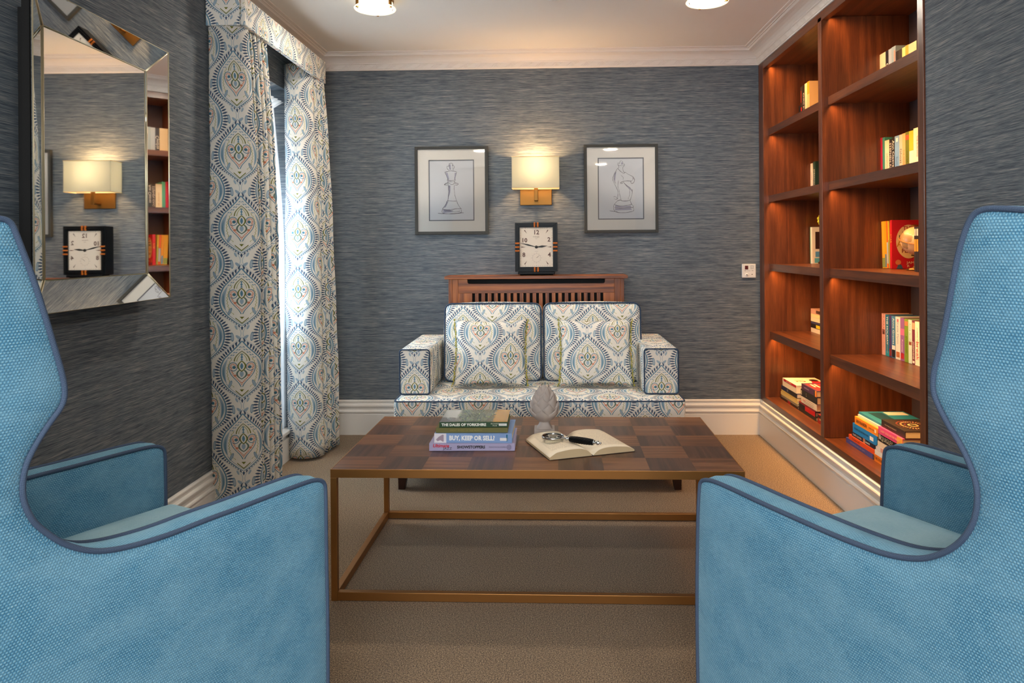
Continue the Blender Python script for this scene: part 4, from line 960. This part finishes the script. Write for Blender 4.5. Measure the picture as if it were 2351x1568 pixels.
# ================================================================ sofa
sf = thing('sofa', 'two-seat sofa covered in blue, green and orange patterned fabric before the back wall', 'sofa', (-.055, 3.88, 0))
def srp(name, b, m, **k): return rel(b, sf).build(name, m, sf, **k)
def loop(w, h, r, fn, n=4): return [fn(p[0], p[1]) for p in rrect(w, h, r, n)]
SX0, SX1, SY0, SY1 = -.757, .650, 3.500, 4.270; scx = (SX0+SX1)/2; sw = SX1-SX0
b = MB().rbox((scx, (SY0+SY1)/2, .280), (sw, SY1-SY0, .316), .018, 12, 3, bulge=(0, 0, .004, 0, 0, .012), uvo=(-.665, .440), uvoz=(-.665, 3.86))
srp('seat_base', b, 'damask')
srp('seat_piping', MB().tube(loop(sw-.006, SY1-SY0-.006, .02, lambda x, y: (scx+x, (SY0+SY1)/2+y, .433)), .0036, 8, True), 'blue_piping')
for x0, x1 in ((-.752, -.598), (.467, .639)):
    xc, w = (x0+x1)/2, x1-x0
    b = MB().rbox((xc, 3.938, .555), (w, .630, .226), .014, 8, 3, bulge=(.003, .003, .003, 0, 0, .004), uvo=(xc, .4685), uvoz=(xc, 3.60)); arm_ = srp('arm', b, 'damask')
    srp('arm_piping', MB().tube(loop(w-.004, .222, .014, lambda x, z: (xc+x, 3.6245, .556+z)), .0034, 8, True), 'blue_piping')
b = MB().rbox((-.0655, 4.19, .60), (1.062, .13, .36), .03, 6, 3, uvo=(-.31, .72)); srp('back_frame', b, 'damask')
for i, (x0, x1, uo) in enumerate(((-.576, -.042, -.31), (-.034, .500, .075))):
    xc = (x0+x1)/2; w = x1-x0
    T = Matrix.Translation((xc, 4.02, .652)) @ Matrix.Rotation(math.radians(-6), 4, 'X') @ Matrix.Translation((-xc, -4.02, -.652))
    b = MB().rbox((xc, 4.02, .652), (w, .135, .425), .035, 10, 4, bulge=(.006, .006, .028, .02, 0, .010), uvo=(uo, .875), M=T); srp('back_cushion', b, 'damask')
    for yy in (-.056, .056):
        P = [T @ Vector(q) for q in loop(w-.008, .420, .038, lambda x, z: (xc+x, 4.02+yy, .652+z+.006*(1-(x/(w/2))**2)*(z > .15)))]
        srp('cushion_piping', MB().tube(P, .0040, 8, True), 'blue_piping')
for x, y in ((-.715, 3.545), (.605, 3.545), (-.715, 4.22), (.605, 4.22)):
    b = MB(); s = -1 if x < 0 else 1
    top, bot = .026, .016; n = len(b.v)
    b.v += [(x+dx*top, y+dy*top, .125) for dx, dy in ((-1, -1), (1, -1), (1, 1), (-1, 1))]+[(x+s*.010+dx*bot, y+dy*bot, 0) for dx, dy in ((-1, -1), (1, -1), (1, 1), (-1, 1))]
    for q in ((0, 1, 2, 3), (7, 6, 5, 4), (0, 4, 5, 1), (1, 5, 6, 2), (2, 6, 7, 3), (3, 7, 4, 0)): b.face(q, [(0, 0), (0, .1), (.05, .1), (.05, 0)])
    srp('leg', b, 'leg_wood')
# scatter cushions
def cushion(label, x, z, w, lean, uo, trim_side, yaw=0.0, y=3.80, hh=.350):
    t = thing('scatter_cushion', label, 'cushion', (x, y, z-hh/2), 0, 'patterned scatter cushions on the sofa')
    T = Matrix.Translation((0, 0, hh/2)) @ Matrix.Rotation(yaw, 4, 'Z') @ Matrix.Rotation(lean, 4, 'X'); N = 26; b = MB()
    def pt(u, v, s):
        a, c = u*2-1, v*2-1
        k = 1-.075*(1-abs(c)**2.2)*abs(a)**2; k2 = 1-.085*(1-abs(a)**2.2)*abs(c)**2
        th = .058*(max(0, (1-a*a))*max(0, (1-c*c)))**.42
        wr = .0025*math.sin(a*9+c*4)*(1-abs(a))
        return T @ Vector((a*w/2*k, s*(th+wr*s), c*hh/2*k2))
    b.grid(lambda u, v: pt(u, v, -1), N, N, lambda u, v: ((u-.5)*w-uo[0], (v-.5)*hh-uo[1]))
    b.grid(lambda u, v: pt(u, v, 1), N, N, lambda u, v: ((u-.5)*w, (v-.5)*w), flip=True); b.weld = True
    b.build('cover', 'damask', t)
    rr_ = random.Random(3)
    for side in trim_side:
        b = MB()
        for i in range(52):
            v = (i+.5)/52; q = pt(1 if side > 0 else 0, v, 1)+Vector((side*rr_.uniform(.001, .008), rr_.uniform(-.006, .004), rr_.uniform(-.003, .003)))
            b.lathe([(0, -.0042), (.0036, -.0018), (.0036, .0018), (0, .0042)], q, 6)
        b.build('bead_trim', paint('#b3a93c'), t)
cushion('patterned scatter cushion on the curtain side of the sofa', -.308, .628, .385, math.radians(-14), (.110, -.036), (1, -1))
cushion('patterned scatter cushion on the bookcase side of the sofa', .240, .627, .385, math.radians(-14), (-.045, -.043), (1, -1))

# ================================================================ coffee table
tb = thing('coffee_table', 'low coffee table with a chequered wood top and slim bronze frame', 'table', (-.045, 2.781, 0), math.radians(-.8))
TWX, TWY, TH = 1.370, .755, .440; hx, hy = TWX/2, TWY/2; s = .021
def tbx(name, a, c, m='bronze', g=0, bev=.0012): return MB().box(a, c, g).build(name, m, tb, bevel=bev)
for sx in (-1, 1):
    for sy in (-1, 1): tbx('leg', (sx*hx-(s if sx > 0 else 0), sy*hy-(s if sy > 0 else 0), 0), (sx*hx+(s if sx < 0 else 0), sy*hy+(s if sy < 0 else 0), TH-.028), g=2)
for sy in (-1, 1):
    y0_ = sy*hy-(s if sy > 0 else 0); tbx('bottom_rail', (-hx+s, y0_, .002), (hx-s, y0_+s, .030), g=0)
for sx in (-1, 1):
    x0_ = sx*hx-(s if sx > 0 else 0); tbx('bottom_rail', (x0_, -hy+s, .002), (x0_+s, hy-s, .030), g=1)
b = MB()
for a, c in (((-hx, -hy), (hx, -hy+.003)), ((-hx, hy-.003), (hx, hy)), ((-hx, -hy+.003), (-hx+.003, hy-.003)), ((hx-.003, -hy+.003), (hx, hy-.003))): b.box((a[0], a[1], TH-.028), (c[0], c[1], TH), 0)
b.build('top_frame', 'bronze', tb, bevel=.0006)
b = MB(); tw, td = (TWX-.006)/9, (TWY-.006)/5
for i in range(9):
    for j in range(5):
        x, y = -hx+.003+i*tw, -hy+.003+j*td; k = (i+j) % 2
        o1, o2 = R.random()*9, R.random()*9; z = TH-.0008
        P = [(x, y, z), (x+tw, y, z), (x+tw, y+td, z), (x, y+td, z)]
        b.quad(P, [((p[1] if k == 0 else p[0])+o1, (p[0] if k == 0 else p[1])+o2) for p in P], k)
b.box((-hx+.003, -hy+.003, TH-.026), (hx-.003, hy-.003, TH-.001), 0, 0)
b.build('table_top', ['tile_light', 'tile_dark'], tb)

# ---- stack of four books
ZT = TH+.0004; g = 'stack of books on the coffee table'
z = ZT
t = book('wide lilac songbook at the bottom of the coffee table stack', (-.439, 2.630, z), .0275, .311, .225, '#a7a0c2', 'table', group=g, name='book', rot=math.radians(.3), pages='page',
         titles=[('Ultimate', '#c8283c', .017, .135, {'shear': .25, 'bold': .0005, 'off': .005}), ('JAZZ', '#1c1a2c', .012, .215, {'off': -.005, 'sx': 1.2}), ('SHOWSTOPPERS', '#17141c', .0135, .49, {'bold': .0006}), ('PIANO/VOCAL/CHORDS', '#3a3448', .0058, .80)])
b = MB()
for i in range(14):
    a = 2*PI*i/14; b.tube([(.290+.0075*math.cos(a), -.0008, .0135+.0085*math.sin(a)), (.290+.0075*math.cos(a+PI/7), -.0008, .0135+.0085*math.sin(a+PI/7))], .0004, 4)
for i in range(8): a = 2*PI*i/8; b.tube([(.290+.002*math.cos(a), -.0008, .0135+.002*math.sin(a)), (.290+.006*math.cos(a), -.0008, .0135+.006*math.sin(a))], .0004, 4)
b.build('spine_emblem', 'ink_black', t); z += .028
t = book('pale blue hardback second from the bottom of the coffee table stack', (-.421, 2.636, z), .0345, .283, .215, '#7f9fd0', 'table', group=g, rot=math.radians(-1.0),
         titles=[('BUY, KEEP OR SELL?', '#f3f4f4', .0225, .485, {'bold': .0010, 'sx': .84})], patches=[('#e4dfe6', 's', (0, 0, 1, .155)), ('#eceaea', 's', (.25, .845, .55, .94)), ('#15688c', 's', (.2, .925, .9, .945))])
b = MB()
for P in ([(.006, .012), (.016, .022), (.030, .030), (.038, .028), (.034, .018), (.040, .010), (.032, .004), (.022, .010), (.012, .006)],): b.quad([(p[0], -.0010, p[1]) for p in P][::-1])
b.build('spine_picture', paint('#a38fa0'), t); z += .0352
t = book('olive green hardback third in the coffee table stack', (-.416, 2.640, z), .0175, .262, .205, '#6a662e', 'table', group=g, rot=math.radians(.4),
         titles=[('GREAT RIVERS OF THE NORTH', '#93873e', .0085, .42)]); z += .0181
t = book('dark green illustrated hardback on top of the coffee table stack', (-.404, 2.644, z), .0200, .250, .198, '#17401f', 'table', group=g, rot=math.radians(.6),
         titles=[('THE DALES OF YORKSHIRE', '#f2f2e6', .0132, .36, {'bold': .0005, 'sx': 1.02}), ('RICHARD\nMUIR', '#cfd2bc', .0070, .81, {'shear': .2}), ('UK BOOKS', '#8a8a80', .0040, .925, {'off': .001})], patches=[('#e8e8e2', 's', (.3, .87, .72, .985))])
m, bs = mat('cover_photo', rough=.25, coat=.4); p = coords('Generated'); x_, y_, _z = sep(p)
n1 = noise(comb(x_*22, y_*10), 1, 5, .6, .6); n2 = noise(comb(x_*16+4, y_*9), 1, 5, .65)
c = ramp(n1, [(.36, lin('#10170a')), (.50, lin('#26351a')), (.60, lin('#5d7a26')), (.72, lin('#9aa84c'))])
c = mixc(st(x_-.78+n2*.12-.06, .05), c, lin('#c08a28')); c = mixc(st(.20-x_+n2*.08, .05)*st(y_+n2*.4-.3, .2), c, lin('#b9b7b0')); c = mixc(st(.22-x_+n2*.1, .05)*st(.2-y_+n2*.3, .1), c, lin('#6f6a64')); setc(bs, c)
MB().box((.001, .001, .0202), (.249, .197, .0206)).build('cover_print', 'cover_photo', t)

# ---- stone artichoke finial
fn = thing('artichoke_ornament', 'grey stone artichoke ornament on a square foot, standing on the coffee table', 'ornament', (-.022, 2.862, ZT))
b = MB().box((-.040, -.040, 0), (.040, .040, .028)); b.build('foot', 'stone', fn, bevel=.003, bseg=3)
b = MB(); pr = [(.030, .027), (.0295, .030), (.026, .036), (.0225, .043), (.0205, .050), (.021, .054), (.024, .0565)]
N = 32
def neck(u, v):
    i = v*(len(pr)-1); k = min(int(i), len(pr)-2); f = i-k; r = pr[k][0]*(1-f)+pr[k+1][0]*f; z_ = pr[k][1]*(1-f)+pr[k+1][1]*f
    sq = max(0, 1-v*1.6); a = 2*PI*u; q = 1/max(abs(math.cos(a)), abs(math.sin(a))); r *= 1+(q-1)*sq
    return (r*math.cos(a), r*math.sin(a), z_)
b.grid(neck, N, 12, closeu=True); b.build('neck', 'stone', fn)
def rad(z_): 
    P = [(0.052, .018), (.062, .036), (.080, .050), (.105, .053), (.130, .047), (.155, .036), (.180, .020), (.196, .004)]
    for (a, ra), (c_, rc_) in zip(P, P[1:]):
        if a <= z_ <= c_: return ra+(rc_-ra)*(z_-a)/(c_-a)
    return P[0][1] if z_ < P[0][0] else .003
b = MB().lathe([(0, .052)]+[(rad(z_)*.78, z_) for z_ in (.053, .062, .08, .105, .13, .155, .18, .193)]+[(0, .196)], segs=32); b.build('core', 'stone', fn)
rows_ = [(.055, 6, .062, .038, 0), (.080, 6, .058, .035, .5), (.106, 6, .056, .031, 0), (.130, 5, .050, .027, .5), (.152, 4, .044, .020, .1)]
for zi, (zb, cnt, L_, wd, ph) in enumerate(rows_):
    for i in range(cnt):
        a0 = 2*PI*(i+ph)/cnt+.35; b = MB()
        def pf(u, v, out=0):
            s_ = u*2-1; wv = wd*math.sin(PI*min(1, v*.93+.14))**.65*(1 if v < .97 else .55); z_ = zb+L_*v-.004
            r = rad(min(z_, .19))*.94+.0010+.0155*v**1.3-.0105*(s_*s_)*(1-v*.2)-.004*max(0, v-.85)/.15+out
            a = a0+s_*wv/max(r, .016); k = 1-.0*v
            return (r*math.cos(a), r*math.sin(a), z_-.012*abs(s_)**2*v)
        b.grid(lambda u, v: pf(u, v), 8, 8); b.grid(lambda u, v: pf(u, v, -.003), 8, 8, flip=True)
        for u_ in (0, 1): b.grid(lambda a_, c_, u_=u_: pf(u_, c_, -.003*a_), 1, 8)
        b.grid(lambda a_, c_: pf(a_, 1, -.003*c_), 8, 1); b.weld = True
        o = b.build('petal', 'stone', fn)

# ---- open book and magnifying glass
ob = thing('open_book', 'open paperback with cream pages lying on the coffee table', 'book', (.150, 2.572, ZT), math.radians(20))
PW, PL = .160, .262
def page(sg, h0, h1):
    b = MB()
    def top(u, v):
        x = PW*u; h = h0*(1-math.exp(-u*9))*(1.0-.42*u**2.0)+.0035*math.sin(PI*u)
        if u > .82: h *= 1-.72*((u-.82)/.18)**1.6
        return (sg*(x+.002), v*PL, max(h, .0012)+.004*(1-math.exp(-u*9)))
    b.grid(top, 24, 6, lambda u, v: (sg*u*PW, v*PL))
    for v in (0, 1): b.grid(lambda u, w: (top(u, v)[0], v*PL+(0 if 1 else 0), .0006+(top(u, v)[2]-.0006)*w), 24, 1, mi=1, sm=False)
    b.grid(lambda u, w: (top(1, u)[0], u*PL, .0006+(top(1, u)[2]-.0006)*w), 6, 1, mi=1, sm=False)
    b.grid(lambda u, w: (top(w, u)[0], u*PL, .0004), 6, 24, mi=1, sm=False)
    b.weld = True
    return b, top
for sg, h, lb in ((-1, .025, 'left page block'), (1, .019, 'right page block')):
    b, top = page(sg, h, 0); po = b.build('page_block', ['page_print', 'page_edge'] if 'page_print' in MAT else ['page', 'page_edge'], ob)
MB().box((-PW-.004, -.002, 0), (PW+.004, PL+.002, .0005)).build('cover', paint('#20242c'), ob)
mg = thing('magnifying_glass', 'magnifying glass with a twisted black handle lying on the open book', 'magnifying glass', (.010, 2.672, ZT+.0415), math.radians(-29))
b = MB().lathe([(.0385, -.005), (.0405, -.005), (.0410, 0), (.0405, .004), (.0380, .004), (.0375, 0), (.0385, -.005)], segs=48); b.build('rim', 'chrome', mg)
b = MB().lathe([(0, -.0030), (.020, -.0022), (.0378, -.0004), (.0378, .0004), (.020, .0022), (0, .0030)], segs=40); b.build('lens', 'lens', mg)
AX = Matrix(((0, 0, 1, 0), (0, 1, 0, 0), (-1, 0, 0, 0), (0, 0, 0, 1)))
b = MB().lathe([(0, .038), (.005, .039), (.006, .043), (.0035, .047), (.0035, .053), (.0075, .055), (.0075, .060), (.0045, .061), (.004, .066), (.008, .067), (.008, .070), (0, .070)], segs=20); b.xf(AX).build('neck', 'chrome', mg)
b = MB()
def tw(u, v):
    a = 2*PI*u; L_ = .095; z_ = .070+L_*v; r = (.0088+.0026*math.sin(PI*v)**.5)*(1+.11*abs(math.sin(4*(a+v*7.5)/1)))
    return Vector((z_, r*math.cos(a), r*math.sin(a)))
b.grid(tw, 56, 60, closeu=True); b.quad([tw(i/20, 0) for i in range(20)]); b.quad([tw(i/20, 1) for i in range(20)][::-1]); b.build('handle', 'black_lacquer', mg)
b = MB().lathe([(0, .164), (.009, .164), (.009, .168), (.005, .169), (.004, .174), (.007, .176), (.0078, .180), (.0068, .185), (.003, .188), (.0045, .191), (.003, .194), (0, .195)], segs=20); b.xf(AX).build('finial', 'chrome', mg)

# ================================================================ wing armchairs
LPROF = [(.642, 1.228), (.631, 1.226), (.623, 1.219), (.615, 1.195), (.595, 1.137), (.573, 1.057), (.554, .985), (.550, .957), (.554, .936), (.574, .913), (.596, .881), (.608, .857), (.613, .828), (.611, .801), (.599, .770), (.586, .753), (.562, .726), (.536, .706), (.509, .691), (.481, .682), (.437, .675), (.373, .671), (.303, .673), (.226, .672), (.143, .673), (.072, .673), (.034, .672), (.013, .667), (.0, .657), (-.004, .641), (-.004, .502), (-.007, .347), (-.006, .206), (-.004, .120)]
RPROF = [(.697, 1.225), (.671, 1.228), (.644, 1.230), (.627, 1.225), (.616, 1.210), (.601, 1.167), (.588, 1.098), (.574, 1.030), (.561, .989), (.559, .961), (.563, .945), (.580, .915), (.602, .887), (.618, .858), (.626, .835), (.628, .812), (.623, .781), (.609, .752), (.588, .727), (.560, .705), (.532, .690), (.486, .677), (.436, .672), (.364, .669), (.284, .669), (.193, .669), (.107, .671), (.048, .671), (.016, .666), (.0, .657), (-.004, .641), (-.010, .575), (-.016, .381), (-.014, .201), (-.012, .120)]
AT = .070     # arm thickness
def armchair(label, org, wang, hand, prof, width):
    """local frame: x = across (0 at the near outer face), y = towards the back, z up; hand mirrors"""
    t = thing('wing_armchair', label, 'armchair', (org[0], org[1], 0), 0, 'blue wing armchairs')
    w_ = Vector((math.cos(wang), math.sin(wang), 0)); bk = Vector((w_.y, -w_.x, 0)); bk = bk if bk.y < 0 else -bk
    M = Matrix((w_, bk, Vector((0, 0, 1)))).transposed().to_4x4(); flip = w_.cross(bk).z < 0
    def mk(name, b, m, **k):
        b.xf(M); o = b.build(name, m, t, **k)
        bm = bmesh.new(); bm.from_mesh(o.data); bmesh.ops.recalc_face_normals(bm, faces=bm.faces) if all(len(e.link_faces) == 2 for e in bm.edges) else None; bm.to_mesh(o.data); bm.free(); return o
    off = .0055
    sm = [tuple(p) for p in prof]
    for _ in range(2):     # corner cutting keeps the outline free of loops
        q = [sm[0]]
        for a, c in zip(sm[:-1], sm[1:]): q += [(a[0]*.75+c[0]*.25, a[1]*.75+c[1]*.25), (a[0]*.25+c[0]*.75, a[1]*.25+c[1]*.75)]
        sm = q+[sm[-1]]
    back_ = [(.772, .120), (.790, .50), (.775, .90), (.745, 1.150), (.722, 1.214), (.702, 1.226)]
    poly = sm+back_
    def side(w0, w1):
        """padded slab: two domed faces, rounded rim"""
        b = MB(); k = len(poly); n0 = len(b.v)
        V = [Vector(p) for p in poly]; nr = []
        for i in range(k):
            d = (V[(i+1) % k]-V[i-1]).normalized(); nr.append(Vector((-d.y, d.x)))
        ar = sum(V[i].x*V[(i+1) % k].y-V[(i+1) % k].x*V[i].y for i in range(k)); sg = -1 if ar > 0 else 1
        rings = [(w0, .010), (w0+.0035, .0035), (w0+.010, 0), ((w0+w1)/2, -.0035), (w1-.010, 0), (w1-.0035, .0035), (w1, .010)]
        for w, ins in rings:
            for i in range(k):
                q = V[i]-nr[i]*sg*ins; b.v.append((w, q.x, q.y))
        L = 0
        for i in range(k):
            j = (i+1) % k; l = (V[j]-V[i]).length
            for r_ in range(len(rings)-1):
                a = n0+r_*k
                b.face([a+i, a+j, a+k+j, a+k+i], [(rings[r_][0], L), (rings[r_][0], L+l), (rings[r_+1][0], L+l), (rings[r_+1][0], L)], 0, True)
            L += l
        e = n0+(len(rings)-1)*k
        for w, a0, sgn in ((w0, n0, -1), (w1, e, 1)):
            rim = [Vector(b.v[a0+i][1:3]) for i in range(k)]
            segs_ = [(rim[i], rim[(i+1) % k]) for i in range(k)]
            def dist(p):
                best = 9
                for a, c in segs_:
                    q = c-a; l = q.length_squared
                    if l < 1e-12: continue
                    u = max(0, min(1, (p-a).dot(q)/l)); best = min(best, (a+q*u-p).length)
                return best
            def inside(p):
                r_ = False
                for a, c in segs_:
                    if (a.y > p.y) != (c.y > p.y) and p.x < (c.x-a.x)*(p.y-a.y)/(c.y-a.y)+a.x: r_ = not r_
                return r_
            extra = []
            for gi in range(0, 36):
                for gj in range(0, 48):
                    p = Vector((-.02+gi*.0237+(.012 if gj % 2 else 0), .13+gj*.0237))
                    if inside(p) and dist(p) > .010: extra.append(p)
            vo, eo, fo = geometry.delaunay_2d_cdt(rim+extra, [(i, (i+1) % k) for i in range(k)], [], 1, 1e-5)[:3]
            m0 = len(b.v)
            for p in vo:
                d = dist(p); t_ = max(0, min(1, d/.055)); b.v.append((w+sgn*.0065*math.sin(t_*PI/2), p.x, p.y))
            for f in fo: b.face([m0+i for i in f], [(vo[i].x, vo[i].y) for i in f], 0, True)
        b.weld = True
        return b
    for w0, w1, nm in ((0, AT, 'side_panel'), (width-AT, width, 'side_panel')):
        mk(nm, side(w0, w1), 'blue_weave')
        for w in (w0-.0005, w1+.0005):
            P = [(w+(.003 if w < (w0+w1)/2 else -.003), p[0]+0.001, p[1]-.001) for p in back_[:3:-1]+sm]
            mk('piping', MB().tube(P, .0046, 10, upv=(1, 0, 0)), 'navy_piping')
    iw0, iw1 = AT+.004, width-AT-.004; wc = (iw0+iw1)/2; iw = iw1-iw0
    mk('seat_cushion', MB().rbox((wc, .285, .455), (iw, .610, .125), .030, 10, 4, bulge=(0, 0, .012, 0, 0, .022)), 'pale_blue_seat')
    P = [(wc+p[0], .285+p[1], .504) for p in rrect(iw-.012, .598, .03, 5)]; mk('seat_piping', MB().tube(P, .0045, 8, True), 'navy_piping')
    mk('front_apron', MB().rbox((wc, .020, .255), (iw, .050, .265), .012, 6, 3, bulge=(0, 0, .004, 0, 0, 0)), 'blue_weave')
    mk('seat_deck', MB().box((iw0, .046, .130), (iw1, .630, .385)), 'blue_weave')
    # backrest: leaning padded slab between the wings
    b = MB().rbox((wc, 0, .375), (iw, .105, .750), .030, 10, 4, bulge=(0, 0, .018, 0, 0, .006))
    T = Matrix.Translation((0, .655, .46)) @ Matrix.Rotation(math.radians(-3.5), 4, 'X'); b.xf(T); mk('backrest', b, 'blue_weave')
    b = MB().rbox((wc, .738, .66), (iw, .050, 1.06), .012, 4, 3); mk('outer_back', b, 'blue_weave')
    for a, c in ((.045, .045), (width-.045, .045), (.045, .725), (width-.045, .725)):
        b = MB(); b.v += [(a+dx*.022, c+dy*.022, .135) for dx, dy in ((-1, -1), (1, -1), (1, 1), (-1, 1))]+[(a+dx*.014, c+dy*.014, 0) for dx, dy in ((-1, -1), (1, -1), (1, 1), (-1, 1))]
        for q in ((0, 1, 2, 3), (7, 6, 5, 4), (0, 4, 5, 1), (1, 5, 6, 2), (2, 6, 7, 3), (3, 7, 4, 0)): b.face(q, [(0, 0), (0, .1), (.05, .1), (.05, 0)])
        mk('leg', b, 'leg_wood')
    return t
armchair('blue woven wing armchair with navy piping, on the mirror side of the room', (-.502, 1.612), math.radians(152), 1, LPROF, .645)
armchair('blue woven wing armchair with navy piping, on the bookcase side of the room', (.330, 1.624), math.radians(26.5), -1, RPROF, .655)
